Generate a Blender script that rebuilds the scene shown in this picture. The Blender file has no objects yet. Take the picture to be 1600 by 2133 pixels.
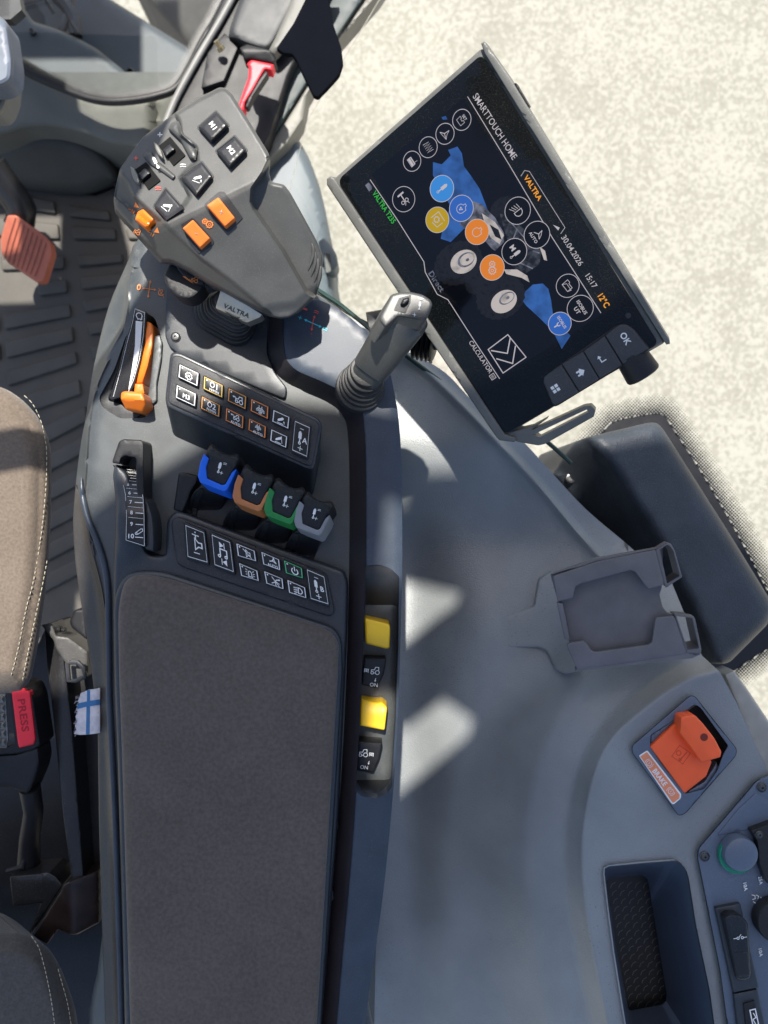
import bpy, bmesh, math, random
import numpy as np
from mathutils import Vector, geometry
random.seed(7)
S = 0.000325            # metres per design unit
H = 0.5 / S             # camera height above the armrest console, in units
CX, CY = 800.0, 1066.5
scene = bpy.context.scene

# ---------------------------------------------------------------- camera, light, exposure
cam_d = bpy.data.cameras.new('camera'); cam = bpy.data.objects.new('camera', cam_d)
scene.collection.objects.link(cam); scene.camera = cam
cam.location = (0, 0, 0.5); cam.rotation_euler = (0, 0, 0)
cam_d.sensor_fit = 'HORIZONTAL'; cam_d.sensor_width = 36
cam_d.lens = 36 / (2 * CX / H)
cam_d.clip_start = 0.01; cam_d.clip_end = 400
cam_d.dof.use_dof = True; cam_d.dof.focus_distance = 0.47; cam_d.dof.aperture_fstop = 13.0

SUN = Vector((0.05, -0.50, -1.0)).normalized()     # direction the light travels
w = bpy.data.worlds.new('World'); scene.world = w; w.use_nodes = True
nt = w.node_tree; bg = nt.nodes['Background']
sky = nt.nodes.new('ShaderNodeTexSky'); sky.sky_type = 'NISHITA'; sky.sun_disc = False
sky.sun_elevation = math.asin(-SUN.z)
sky.sun_rotation = math.atan2(-SUN.x, -SUN.y)
sky.dust_density = 2.0; sky.altitude = 100
nt.links.new(sky.outputs[0], bg.inputs[0]); bg.inputs[1].default_value = 0.118
sd = bpy.data.lights.new('sun', 'SUN'); sd.energy = 4.9; sd.angle = math.radians(0.8); sd.color = (1, .955, .88)
so = bpy.data.objects.new('sun', sd); scene.collection.objects.link(so)
so.rotation_euler = SUN.to_track_quat('-Z', 'Y').to_euler(); so.location = (0.5, 1.4, 2)
scene.view_settings.view_transform = 'Standard'; scene.view_settings.look = 'None'
scene.view_settings.exposure = 0.70; scene.view_settings.gamma = 1
scene.view_settings.use_curve_mapping = False
scene.render.engine = 'CYCLES'
scene.cycles.max_bounces = 8; scene.cycles.transparent_max_bounces = 12

# ---------------------------------------------------------------- mapping helpers
def P(x, y, z=0.0):
    k = (H - z) / H
    return Vector(((x - CX) * k, (CY - y) * k, z)) * S
def unP(v):
    v = v / S; k = (H - v.z) / H
    return (v.x / k + CX, CY - v.y / k)
def C(x0, y0, s):
    def f(*pts):
        return [(x0 + p[0] / s, y0 + p[1] / s) + tuple(p[2:]) for p in pts]
    return f
c1 = C(0, 0, 3.2); c2 = C(220, 160, 3.2); c3 = C(380, 0, 3.81); c4 = C(680, 60, 2.162); c5 = C(680, 440, 2.162)
c6 = C(150, 520, 3.902); c7 = C(320, 700, 3.555); d1 = C(140, 900, 4.0); d2 = C(540, 580, 3.81)
d3 = C(680, 1120, 3.68); d4 = C(1000, 820, 2.667); d5 = C(1180, 1420, 2.99); d6 = C(0, 780, 2.962)
d7 = C(0, 1400, 2.91); e1 = C(0, 0, 4.0); e2 = C(0, 250, 3.555); e3 = C(560, 250, 4.706); e4 = C(1400, 1550, 3.66)
def flat(z): return lambda x, y: z + 0 * x
class Plane:
    def __init__(s, p1, p2, p3):
        a, b, c = [P(*p) / S for p in (p1, p2, p3)]
        n = (b - a).cross(c - a).normalized()
        if n.z < 0: n = -n
        s.n = n; s.a = -n.x / n.z; s.b = -n.y / n.z; s.c = a.z - s.a * a.x - s.b * a.y
    def __call__(s, x, y):
        w_ = s.a * (x - CX) + s.b * (CY - y)
        return (s.c + w_) / (1 + w_ / H)
    def up(s, d):
        q = Plane.__new__(Plane); q.n = s.n; q.a = s.a; q.b = s.b; q.c = s.c + d / s.n.z; return q

def rounded(pts, r, n=5):
    out = []; N = len(pts)
    for i in range(N):
        p = Vector(pts[i][:2]); rr = pts[i][2] if len(pts[i]) > 2 else r
        a = Vector(pts[i - 1][:2]) - p; b = Vector(pts[(i + 1) % N][:2]) - p
        ra = min(rr, a.length * .45); rb = min(rr, b.length * .45)
        if ra < .3: out.append(tuple(p)); continue
        A = p + a.normalized() * ra; B = p + b.normalized() * rb
        for k in range(n + 1):
            t = k / n; q = A * (1 - t) ** 2 + p * 2 * t * (1 - t) + B * t * t
            out.append((q.x, q.y))
    return out
def spline(pts, n=6, closed=False):
    N = len(pts); out = []; D = len(pts[0])
    rng = range(N) if closed else range(N - 1)
    for i in rng:
        g = (lambda j: pts[j % N]) if closed else (lambda j: pts[max(0, min(N - 1, j))])
        p0, p1, p2, p3 = [np.array(g(i + k), float) for k in (-1, 0, 1, 2)]
        for k in range(n):
            t = k / n
            out.append(tuple(.5 * ((2 * p1) + (-p0 + p2) * t + (2 * p0 - 5 * p1 + 4 * p2 - p3) * t * t + (-p0 + 3 * p1 - 3 * p2 + p3) * t ** 3)))
    if not closed: out.append(tuple(float(v) for v in pts[-1]))
    return out
def resample(poly, g):
    out = []; N = len(poly)
    for i in range(N):
        a = np.array(poly[i][:2], float); b = np.array(poly[(i + 1) % N][:2], float)
        L = np.hypot(*(b - a))
        if L < 1e-4: continue
        m = max(1, int(math.ceil(L / g)))
        for k in range(m): out.append(tuple(a + (b - a) * k / m))
    return out
def segdist(pts, poly, closed=True):
    p = np.asarray(pts, float); q = np.asarray([c[:2] for c in poly], float)
    A = q if closed else q[:-1]; B = np.roll(q, -1, 0) if closed else q[1:]
    best = np.full(len(p), 1e18)
    for a, b in zip(A, B):
        ab = b - a; L = ab @ ab
        if L < 1e-12: continue
        t = np.clip(((p - a) @ ab) / L, 0, 1)
        d = p - (a + t[:, None] * ab); best = np.minimum(best, (d * d).sum(1))
    return np.sqrt(best)
def inside(pts, poly):
    p = np.asarray(pts, float); q = np.asarray([c[:2] for c in poly], float); r = np.zeros(len(p), bool)
    j = len(q) - 1
    for i in range(len(q)):
        c = (q[i, 1] > p[:, 1]) != (q[j, 1] > p[:, 1])
        with np.errstate(divide='ignore', invalid='ignore'):
            x = (q[j, 0] - q[i, 0]) * (p[:, 1] - q[i, 1]) / (q[j, 1] - q[i, 1] + 1e-15) + q[i, 0]
        r ^= c & (p[:, 0] < x); j = i
    return r
def sstep(t): t = np.clip(t, 0, 1); return t * t * (3 - 2 * t)
def region(poly, soft):
    """smooth 0..1 membership of a polygon"""
    def f(x, y):
        x = np.atleast_1d(np.asarray(x, float)); y = np.atleast_1d(np.asarray(y, float))
        p = np.stack([x, y], 1); d = segdist(p, poly); s = np.where(inside(p, poly), d, -d)
        return sstep(s / soft + .5)
    return f

# ---------------------------------------------------------------- mesh building
class MB:
    def __init__(s): s.v = []; s.f = []; s.m = []
    def add(s, vs, fs, mi=0):
        o = len(s.v); s.v += [Vector(v) for v in vs]
        for f in fs: s.f.append([i + o for i in f]); s.m.append(mi)
def mk(name, mb, mat, parent=None, label=None, smooth=38):
    me = bpy.data.meshes.new(name); root = parent
    while root is not None and root.parent is not None: root = root.parent
    base = root.location if root is not None else Vector((0, 0, 0))
    me.from_pydata([v - base for v in mb.v], [], mb.f)
    for m in (mat if isinstance(mat, (list, tuple)) else [mat]): me.materials.append(m)
    for p, i in zip(me.polygons, mb.m): p.material_index = i; p.use_smooth = True
    me.update()
    if smooth < 180: me.set_sharp_from_angle(angle=math.radians(smooth))
    o = bpy.data.objects.new(name, me); scene.collection.objects.link(o)
    if parent is not None: o.parent = parent
    if label: o['label'] = label
    return o
def top(o, label, cat, group=None):
    o['label'] = label; o['category'] = cat
    if group: o['group'] = group
    return o
def recentre(o):
    """put a parentless mesh object's origin at its base"""
    vs = [v.co.copy() for v in o.data.vertices]
    c = sum(vs, Vector()) / len(vs); c.z = min(v.z for v in vs)
    for v in o.data.vertices: v.co -= c
    o.location = c; return o
def thing(name, label, cat, loc, group=None):
    o = bpy.data.objects.new(name, None); o.empty_display_size = .02; scene.collection.objects.link(o); o.location = loc
    return top(o, label, cat, group)
def struct(o): o['kind'] = 'structure'; return o

def surf(ol, zf, r=0, drop=0, depth=20, bottom=None, holes=(), hole_z=None, g=14, wall=None, mb=None, mi=0, cap=False, extra=()):
    """a height surface over a traced outline, rounded at the rim, with side walls down to its underside"""
    mb = mb or MB(); ge = min(g, max(4, g))
    O = resample(ol, ge); HS = [resample(h, ge) for h in holes]
    q = np.array(O); mn = q.min(0); mx = q.max(0)
    xs = np.arange(mn[0] + g * .5, mx[0], g); ys = np.arange(mn[1] + g * .5, mx[1], g)
    pts = np.zeros((0, 2))
    if len(xs) and len(ys):
        gx, gy = np.meshgrid(xs, ys); gx = gx + (np.arange(len(ys)) % 2)[:, None] * g * .4
        pts = np.stack([gx.ravel(), gy.ravel()], 1)
        k = inside(pts, O) & (segdist(pts, O) > max(.4 * g, r * 1.02))
        for h in HS: k &= ~inside(pts, h) & (segdist(pts, h) > .4 * g)
        pts = pts[k]
    if r > 0:
        nx = np.roll(q, -1, 0) - np.roll(q, 1, 0); nx /= np.maximum(1e-9, np.hypot(nx[:, 0], nx[:, 1]))[:, None]
        nn = np.stack([-nx[:, 1], nx[:, 0]], 1)
        if inside(q[:1] + nn[:1] * .05, O)[0] == False: nn = -nn
        for f in (.06, .22, .5, 1.0):
            c = q + nn * r * f; k = inside(c, O) & (np.abs(segdist(c, O) - r * f) < .12 * r * f + .02)
            for h in HS: k &= ~inside(c, h) & (segdist(c, h) > .3 * g)
            pts = np.vstack([pts, c[k]])
    for line, offs_ in extra:
        ln = np.array(resample([p[:2] for p in line], g * .8)[:-1]); ln = ln[segdist(ln, line, False) < .5]
        pts = pts[segdist(pts, line, False) > max(offs_) + g * .45]
        t = np.gradient(ln, axis=0); t /= np.maximum(1e-9, np.hypot(t[:, 0], t[:, 1]))[:, None]; nn_ = np.stack([-t[:, 1], t[:, 0]], 1)
        for f in sorted(set([-v for v in offs_] + [0] + list(offs_))):
            c = ln + nn_ * f; k = inside(c, O) & (segdist(c, O) > .4 * g)
            for h in HS: k &= ~inside(c, h) & (segdist(c, h) > .3 * g)
            pts = np.vstack([pts, c[k]])
    V = [Vector((a, -b)) for a, b in O]; E = [(i, (i + 1) % len(O)) for i in range(len(O))]
    for h in HS:
        o0 = len(V); V += [Vector((a, -b)) for a, b in h]; E += [(o0 + i, o0 + (i + 1) % len(h)) for i in range(len(h))]
    V += [Vector((a, -b)) for a, b in pts]
    vo, eo, fo, *_ = geometry.delaunay_2d_cdt(V, E, [], 0, 1e-5)
    xy = np.array([(v.x, -v.y) for v in vo]); fo = [f for f in fo if len(f) == 3]
    cen = np.array([xy[list(f)].mean(0) for f in fo]); k = inside(cen, O)
    for h in HS: k &= ~inside(cen, h)
    fo = [list(f) for f, kk in zip(fo, k) if kk]
    fo = [f if (xy[f[1], 0] - xy[f[0], 0]) * -(xy[f[2], 1] - xy[f[0], 1]) + (xy[f[1], 1] - xy[f[0], 1]) * (xy[f[2], 0] - xy[f[0], 0]) > 0 else f[::-1] for f in fo]
    z = np.asarray(zf(xy[:, 0], xy[:, 1]), float) * np.ones(len(xy))
    if r > 0:
        d = segdist(xy, O); t = np.clip(1 - d / r, 0, 1); z = z - drop * (1 - np.sqrt(np.maximum(0, 1 - t * t)))
    used = sorted({i for f in fo for i in f}); mp = {a: b for b, a in enumerate(used)}
    tv = [P(xy[i, 0], xy[i, 1], z[i]) for i in used]; mb.add(tv, [[mp[i] for i in f] for f in fo], mi)
    es = {}
    for f in fo:
        for a, b in ((f[0], f[1]), (f[1], f[2]), (f[2], f[0])): es[(a, b)] = 1
    bd = [(a, b) for (a, b) in es if (b, a) not in es]
    onh = np.zeros(len(xy), bool)
    for h in HS: onh |= segdist(xy, h) < 1e-3
    wd = (wall if wall is not None else Vector((0, 0, -1)))
    wv = []; wf = []; cache = {}
    def low(i):
        if i not in cache:
            p = P(xy[i, 0], xy[i, 1], z[i]); L = depth * S
            if onh[i] and hole_z is not None: L = p.z - hole_z * S
            elif bottom is not None and not onh[i]: L = p.z - bottom * S
            cache[i] = len(wv); wv.append(p); wv.append(p + wd * L)
        return cache[i]
    for a, b in bd:
        ia, ib = low(a), low(b); wf.append([ia + 1, ib + 1, ib, ia])
    mb.add(wv, wf, mi)
    return mb
def tube(pts, rad, n=8, mb=None, mi=0, caps=True):
    mb = mb or MB(); pts = [Vector(p) for p in pts]; N = len(pts); up = Vector((.13, .2, 1)).normalized(); vs = []
    for i, p in enumerate(pts):
        t = (pts[min(N - 1, i + 1)] - pts[max(0, i - 1)]).normalized()
        a = t.cross(up).normalized(); b = a.cross(t); r = rad[i] if isinstance(rad, (list, tuple)) else rad
        for k in range(n):
            th = 2 * math.pi * k / n; vs.append(p + (a * math.cos(th) + b * math.sin(th)) * r)
    fs = [[i * n + k, i * n + (k + 1) % n, (i + 1) * n + (k + 1) % n, (i + 1) * n + k] for i in range(N - 1) for k in range(n)]
    if caps: fs += [list(range(n))[::-1], [(N - 1) * n + k for k in range(n)]]
    mb.add(vs, fs, mi); return mb
def loft(rings, mb=None, mi=0, closed=True, caps=(True, True)):
    mb = mb or MB(); n = len(rings[0]); vs = [Vector(p) for r_ in rings for p in r_]; fs = []
    for i in range(len(rings) - 1):
        for k in range(n if closed else n - 1):
            fs.append([i * n + k, i * n + (k + 1) % n, (i + 1) * n + (k + 1) % n, (i + 1) * n + k])
    if caps[0]: fs.append(list(range(n))[::-1])
    if caps[1]: fs.append([(len(rings) - 1) * n + k for k in range(n)])
    mb.add(vs, fs, mi); return mb
def lathe(centre, axis, prof, n=32, mb=None, mi=0, squash=1.0):
    """prof: list of (distance along axis, radius) in units"""
    mb = mb or MB(); ax = Vector(axis).normalized(); a = ax.cross(Vector((0, 1, 0.01))).normalized(); b = ax.cross(a)
    rings = [[Vector(centre) + ax * h * S + (a * math.cos(2 * math.pi * k / n) + b * math.sin(2 * math.pi * k / n) * squash) * r * S for k in range(n)] for h, r in prof]
    return loft(rings, mb, mi)

# ---------------------------------------------------------------- flat printed marks
_gl = {}
def glyphs(s, bold):
    k = (s, bold)
    if k not in _gl:
        cu = bpy.data.curves.new('lettering', 'FONT'); cu.body = s; cu.size = 1; cu.resolution_u = 3
        cu.offset = .022 if bold else .004; cu.space_character = 1.06 if bold else 1.0
        o = bpy.data.objects.new('lettering', cu); scene.collection.objects.link(o)
        dg = bpy.context.evaluated_depsgraph_get(); me = bpy.data.meshes.new_from_object(o.evaluated_get(dg))
        vs = [(v.co.x, v.co.y) for v in me.vertices]; fs = [list(p.vertices) for p in me.polygons]
        bpy.data.objects.remove(o); bpy.data.meshes.remove(me); bpy.data.curves.remove(cu)
        cap = .70; x0 = min(v[0] for v in vs); x1 = max(v[0] for v in vs)
        _gl[k] = ([((v[0] - x0) / cap, v[1] / cap) for v in vs], fs, (x1 - x0) / cap)
    return _gl[k]
class Dec:
    """collects printed marks in local (a,b) coordinates, b pointing down; m(a,b,off) gives the point"""
    def __init__(s, m, off=1.0): s.m = m; s.mb = MB(); s.o = off
    def nxt(s): s.o += .035; return s.o
    def poly(s, pts, mi=0):
        o = s.nxt(); A = sum(pts[i - 1][0] * pts[i][1] - pts[i][0] * pts[i - 1][1] for i in range(len(pts)))
        if len(pts) > 4 or True:
            tr = geometry.tessellate_polygon([[Vector((p[0], p[1], 0)) for p in pts]])
            s.mb.add([s.m(p[0], p[1], o) for p in pts], [list(t) for t in tr], mi)
    def stroke(s, pts, w, closed=False, mi=0):
        o = s.nxt(); p = [np.array(q[:2], float) for q in pts]; N = len(p); L = []; R = []
        for i in range(N):
            a = p[i] - p[i - 1] if (i > 0 or closed) else None; b = p[(i + 1) % N] - p[i] if (i < N - 1 or closed) else None
            if a is None: a = b
            if b is None: b = a
            a = a / (np.hypot(*a) + 1e-12); b = b / (np.hypot(*b) + 1e-12)
            na = np.array([-a[1], a[0]]); nb = np.array([-b[1], b[0]]); m_ = na + nb; l = np.hypot(*m_)
            if l < .3: m_ = na; k = 1
            else: m_ = m_ / l; k = min(2.0, 1 / max(.3, m_ @ na))
            L.append(p[i] + m_ * k * w / 2); R.append(p[i] - m_ * k * w / 2)
        vs = [s.m(q[0], q[1], o) for q in L] + [s.m(q[0], q[1], o) for q in R]
        fs = [[i, (i + 1) % N, N + (i + 1) % N, N + i] for i in range(N if closed else N - 1)]
        s.mb.add(vs, fs, mi)
    def text(s, t, x, y, h, bold=False, mi=0, align='c', wid=None, ang=0):
        vs, fs, W = glyphs(t, bold); o = s.nxt(); sx = h if wid is None else wid / W
        ox = -W * sx / 2 if align == 'c' else 0; oy = h / 2 if align == 'c' else 0; ca, sa = math.cos(ang), math.sin(ang)
        out = []
        for a, b in vs:
            u = a * sx + ox; v = -b * h + oy; out.append(s.m(x + u * ca - v * sa, y + u * sa + v * ca, o))
        s.mb.add(out, fs, mi)
    def icon(s, name, x=0, y=0, k=1.0, w=1.0, mi=0, ang=0):
        ca, sa = math.cos(ang), math.sin(ang); T = lambda q: (x + (q[0] * ca - q[1] * sa) * k, y + (q[0] * sa + q[1] * ca) * k)
        for it in ICON[name]():
            if it[0] == 's': s.stroke([T(q) for q in it[1]], it[3] * k * w, it[2], mi)
            elif it[0] == 'f': s.poly([T(q) for q in it[1]], mi)
            elif it[0] == 't':
                q = T((it[2], it[3])); s.text(it[1], q[0], q[1], it[4] * k, True, mi, ang=ang)
    def done(s, name, mat, parent, label=None): return mk(name, s.mb, mat, parent, label, smooth=180)
def pxmap(o, u, v, zf):
    def m(a, b, off):
        x = o[0] + a * u[0] + b * v[0]; y = o[1] + a * u[1] + b * v[1]
        return P(x, y, float(np.ravel(zf(np.array([x]), np.array([y])))[0]) + off)
    return m
def dirmap(o, ang, zf, k=1.0, skew=None):
    u = (math.cos(ang) * k, math.sin(ang) * k); v = (-math.sin(ang) * k, math.cos(ang) * k)
    return pxmap(o, u, v, zf)
def quadmap(q, zf):
    """unit square [-1,1]^2 onto a traced quad TL,TR,BR,BL"""
    q = [np.array(p[:2], float) for p in q]
    def m(a, b, off):
        s_, t = (a + 1) / 2, (b + 1) / 2
        p = q[0] * (1 - s_) * (1 - t) + q[1] * s_ * (1 - t) + q[2] * s_ * t + q[3] * (1 - s_) * t
        return P(p[0], p[1], float(np.ravel(zf(np.array([p[0]]), np.array([p[1]])))[0]) + off)
    return m
def circ(cx, cy, r, n=20, a0=0, a1=360):
    full = abs(a1 - a0) >= 359.9; m = n if full else n + 1
    return [(cx + r * math.cos(math.radians(a0 + (a1 - a0) * k / n)), cy + r * math.sin(math.radians(a0 + (a1 - a0) * k / n))) for k in range(m)]
def gearp(cx, cy, r, t=8, d=.22):
    out = []
    for k in range(t * 4):
        rr = r if k % 4 in (0, 1) else r * (1 - d); a = 2 * math.pi * (k + .5) / (t * 4); out.append((cx + rr * math.cos(a), cy + rr * math.sin(a)))
    return out
W_ = .13
ENG = [(-.2, -.95), (.2, -.95), (.2, -.72), (.5, -.55), (.72, -.5), (.72, .1)] + circ(0, .12, .72, 12, 10, 170)[0:] + [(-.72, .1), (-.62, -.35), (-.2, -.62)]
def cyl(x=0, y=0, k=1):
    T = lambda pts: [(x + a * k, y + b * k) for a, b in pts]
    return [('f', T(circ(0, -.78, .17, 10))), ('f', T([(-.24, -.75), (.24, -.75), (.24, .1), (-.24, .1)])), ('f', T([(-.08, .1), (.08, .1), (.08, .6), (-.08, .6)])), ('s', T(circ(0, .72, .15, 10)), True, .1 * k)]
def plus(x, y, k, w=.3): h = w / 2; return [('f', [(x + a * k, y + b * k) for a, b in [(-h, -1), (h, -1), (h, -h), (1, -h), (1, h), (h, h), (h, 1), (-h, 1), (-h, h), (-1, h), (-1, -h), (-h, -h)]])]
def eqs(x, y, k, w=.28): return [('s', [(x - k, y - .4 * k), (x - .2 * k, y - .55 * k), (x + k, y - .4 * k)], False, w * k), ('s', [(x - k, y + .35 * k), (x - .2 * k, y + .2 * k), (x + k, y + .35 * k)], False, w * k)]
def tractor(x=0, y=0, k=1):
    T = lambda pts: [(x + a * k, y + b * k) for a, b in pts]
    return [('s', T(circ(.55, .35, .42, 14)), True, W_ * k), ('s', T(circ(-.5, .5, .28, 12)), True, W_ * k),
            ('s', T([(-.75, .2), (-.7, -.1), (-.1, -.15), (.1, -.7), (.75, -.75), (.8, -.1)]), False, W_ * k), ('s', T([(-.2, .5), (.1, .5)]), False, W_ * k)]
def arrow(p, q, k=.16, w=.09):
    p = np.array(p, float); q = np.array(q, float); d = (q - p) / np.hypot(*(q - p)); n = np.array([-d[1], d[0]])
    return [('s', [tuple(p), tuple(q - d * k)], False, w), ('f', [tuple(q), tuple(q - d * k * 1.8 + n * k), tuple(q - d * k * 1.8 - n * k)])]
def diffi(): return [('s', circ(0, .1, .42, 14), True, .1), ('s', circ(0, .1, .16, 8), True, .09)] + [('s', p, False, .1) for p in ([(-.35, -.85), (-.3, -.45), (-.75, -.1)], [(.35, -.85), (.3, -.45), (.75, -.1)], [(-1, .05), (-.55, .05)], [(-1, .35), (-.55, .35)], [(1, .05), (.55, .05)], [(1, .35), (.55, .35)], [(-.4, .65), (0, .85), (.4, .65)])]
def implement(up=True):
    b = [('f', [(-.75, .15), (.35, -.62), (.62, -.55), (.72, -.3), (.6, -.1), (-.5, .55), (-.8, .5)]), ('s', [(-.9, .9), (.7, .9)], False, .13)]
    return b + arrow((.95, .75), (.75, .1) if up else (.55, -.9), .2, .1)
ICON = {
 'gearM': lambda: [('s', gearp(0, 0, .85, 8), True, .13), ('t', 'M', 0, 0, .6)],
 'gear': lambda: [('s', gearp(0, 0, .8, 8), True, .14), ('s', circ(0, 0, .3, 10), True, .14)],
 'gears': lambda: [('s', gearp(-.42, -.3, .45, 8), True, .12), ('s', gearp(.38, .22, .6, 9), True, .14), ('s', circ(-.42, -.3, .14, 8), True, .1), ('s', circ(.38, .22, .2, 8), True, .1)],
 'M3': lambda: [('t', 'M3', 0, 0, .95)],
 'eng1': lambda: [('s', [(a * .5 - .35, b * .5 - .3) for a, b in ENG], True, .11), ('t', '1', .5, -.25, .95), ('t', 'N/MIN', .05, .6, .42)],
 'eng2': lambda: [('s', [(a * .5 - .35, b * .5 - .3) for a, b in ENG], True, .11), ('t', '2', .5, -.25, .95), ('t', 'N/MIN', .05, .6, .42)],
 'engine': lambda: [('s', ENG, True, .14)],
 'tractor_arrow': lambda: tractor(.15, 0, .9) + arrow((-.5, -.25), (-1.25, -.25), .22, .12),
 'tractor_auto': lambda: tractor(.1, -.35, .62) + arrow((-.4, -.55), (-1.0, -.55), .17, .1) + [('t', 'AUTO', .05, .68, .46)],
 'diff': diffi, 'diff_auto': lambda: [(i[0], [(a * .6, b * .6 - .35) for a, b in i[1]], i[2], i[3] * .7) for i in diffi()] + [('t', 'AUTO', 0, .68, .46)],
 'lift': lambda: implement(True), 'lower': lambda: implement(False),
 'cyl': cyl, 'plus': lambda: plus(0, 0, 1), 'minus': lambda: [('f', [(-1, -.15), (1, -.15), (1, .15), (-1, .15)])], 'eqs': lambda: eqs(0, 0, 1),
 'speaker': lambda: [('s', [(-.25, -.9), (.3, -.35), (.85, -.4), (.85, .4), (.3, .35), (-.25, .9)], True, .16)],
 'mute': lambda: [('s', [(-.25, -.8), (.2, -.3), (.6, -.35), (.6, .35), (.2, .3), (-.25, .8)], True, .13), ('s', [(-.85, -.8), (.85, .85)], False, .13)],
 'music': lambda: [('s', [(-.4, .5), (-.4, -.7), (.75, -.7), (.75, .4)], False, .15), ('s', circ(-.6, .55, .2, 8), True, .13), ('s', circ(.55, .45, .2, 8), True, .13)],
 'skip': lambda: [('f', [(-.7, -.8), (.5, 0), (-.7, .8)]), ('f', [(.55, -.8), (.75, -.8), (.75, .8), (.55, .8)])],
 'beacon': lambda: [('s', [(-.35, .7), (-.35, -.2), (-.15, -.5), (.15, -.5), (.35, -.2), (.35, .7)], False, .14), ('s', [(-.6, .75), (.6, .75)], False, .14)] + [('s', p, False, .1) for p in ([(-.55, -.5), (-.95, -.8)], [(.55, -.5), (.95, -.8)], [(-.6, -.1), (-1.05, -.15)], [(.6, -.1), (1.05, -.15)], [(-.6, .3), (-1, .45)], [(.6, .3), (1, .45)])],
 'steer': lambda: [('s', [(.05, -.9), (-.1, .05), (-.8, .6)], False, .15), ('s', [(-.1, .05), (.9, .35)], False, .15), ('s', [(.05, -.9), (.35, -.2), (.9, .35), (.2, .45), (-.8, .6)], False, .1)],
 'steer_auto': lambda: [('s', [(.3, -.95), (.1, -.3), (-.5, -.05)], False, .13), ('s', [(.1, -.3), (.75, .0)], False, .13), ('s', [(.3, -.95), (.45, -.4), (.75, .0)], False, .1), ('t', 'AUTO', 0, .62, .48)],
 'man': lambda: [('s', [(-.7, -.8), (.7, .85)], False, .12), ('s', [(-.9, .6), (-.1, .1), (.2, -.4), (.9, -.7)], False, .13), ('s', [(-.1, .1), (.0, .9)], False, .13), ('s', [(.1, 0), (.8, .3)], False, .12)] + arrow((.5, -.4), (1.1, -.8), .2, .1),
 'power': lambda: [('s', circ(0, .1, .65, 18, -55, 235), False, .16), ('s', [(0, -.9), (0, .05)], False, .16)],
 'lamp': lambda: [('s', [(.0, .0)] + circ(.25, -.25, .55, 10, 170, 380) + [(.0, .0)], False, .13)] + [('s', [(-.15 + i * .22, .15), (-.75 + i * .33, .95)], False, .09) for i in range(4)],
 'worklamp': lambda: [('s', circ(.2, 0, .6, 12, -90, 90) + [(.0, .6), (.0, -.6)], True, .14)] + [('s', [(-.2, -.5 + i * .3), (-.95, -.35 + i * .42)], False, .1) for i in range(4)],
 'folder': lambda: [('s', [(-.85, -.5), (-.3, -.6), (-.15, -.35), (.7, -.45), (.8, .5), (-.7, .65)], True, .12), ('s', [(-.7, .65), (-.4, -.05), (.95, -.1), (.8, .5)], False, .1)],
 'spring': lambda: [('s', [(-.9 + i * .2, (-.6 if i % 2 else .6)) for i in range(10)], False, .12)],
 'radio': lambda: [('f', [(-.85, -.3), (.85, -.3), (.85, -.12), (-.85, -.12)]), ('s', [(-.85, -.1), (.85, -.1), (.85, .7), (-.85, .7)], True, .12), ('f', [(-.85, .05), (.85, .05), (.85, .6), (-.85, .6)]), ('s', [(.5, -.3), (.6, -1)], False, .1)],
 'axle': lambda: [('f', [(-.95, -.55), (-.7, -.55), (-.7, .55), (-.95, .55)]), ('f', [(-.7, -.08), (.1, -.08), (.1, .08), (-.7, .08)]), ('s', circ(.35, -.35, .25, 8), True, .12), ('s', circ(.35, .35, .25, 8), True, .12), ('s', [(.1, 0), (.6, .0), (.9, .25)], False, .11), ('s', [(.6, -.35), (.95, -.45)], False, .11)],
 'set': lambda: [('t', 'SET', 0, -.55, .42), ('s', [(-.55, .7), (-.6, -.1), (-.2, -.1), (-.2, .1), (.2, .1), (.2, -.15), (.6, -.15), (.6, .65)], True, .09)],
 'Mcyl': lambda: [('t', 'M', -.5, -.1, .65)] + cyl(.35, .1, .85),
 'steerA': lambda: [('s', [(-.05, -.85), (.05, -.25), (-.5, .15)], False, .12), ('s', [(.05, -.25), (.65, .05)], False, .12), ('s', [(-.05, -.85), (.4, -.4), (.65, .05)], False, .09), ('t', 'AUTO', 0, .55, .4)],
 'fan': lambda: [('s', ENG, True, .12), ('f', circ(-.15, 0, .15, 8)), ('f', circ(.2, .0, .15, 8)), ('f', circ(0, .3, .15, 8))],
 'field': lambda: [('s', [(-.8, .6), (-.8, -.8), (.8, -.8)], False, .13), ('s', [(.8, -.4), (.8, .6), (-.2, .8)], False, .12), ('s', gearp(-.1, .05, .42, 8), True, .13)],
 'isout': lambda: [('t', 'ISOBUS', 0, -.22, .36), ('t', 'UT', 0, .38, .42)],
 'isow': lambda: [('t', 'ISOBUS', 0, -.3, .36), ('s', [(0, .8), (0, .25)], False, .2), ('s', circ(0, .15, .2, 8, -40, 220), False, .14)],
 'home': lambda: [('f', [(0, -.95), (.95, -.05), (.6, -.05), (.6, .8), (.2, .8), (.2, .3), (-.2, .3), (-.2, .8), (-.6, .8), (-.6, -.05), (-.95, -.05)])],
 'back': lambda: [('s', [(.6, -.6), (.6, .45), (-.45, .45)], False, .22), ('s', [(-.75, -.75), (-.75, .45)], False, .0), ('f', [(-.95, .45), (-.35, 0), (-.35, .9)])],
 'tiles': lambda: [('f', [(x, y), (x + .7, y), (x + .7, y + .7), (x, y + .7)]) for x in (-.8, .12) for y in (-.8, .12)],
 'tractor': tractor,
 'pto': lambda: [('s', [(-.8, .7), (-.8, -.7), (.8, -.7), (.8, .7)], False, .16), ('s', circ(0, 0, .38, 10), True, .14), ('f', circ(0, 0, .14, 6))],
}
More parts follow.
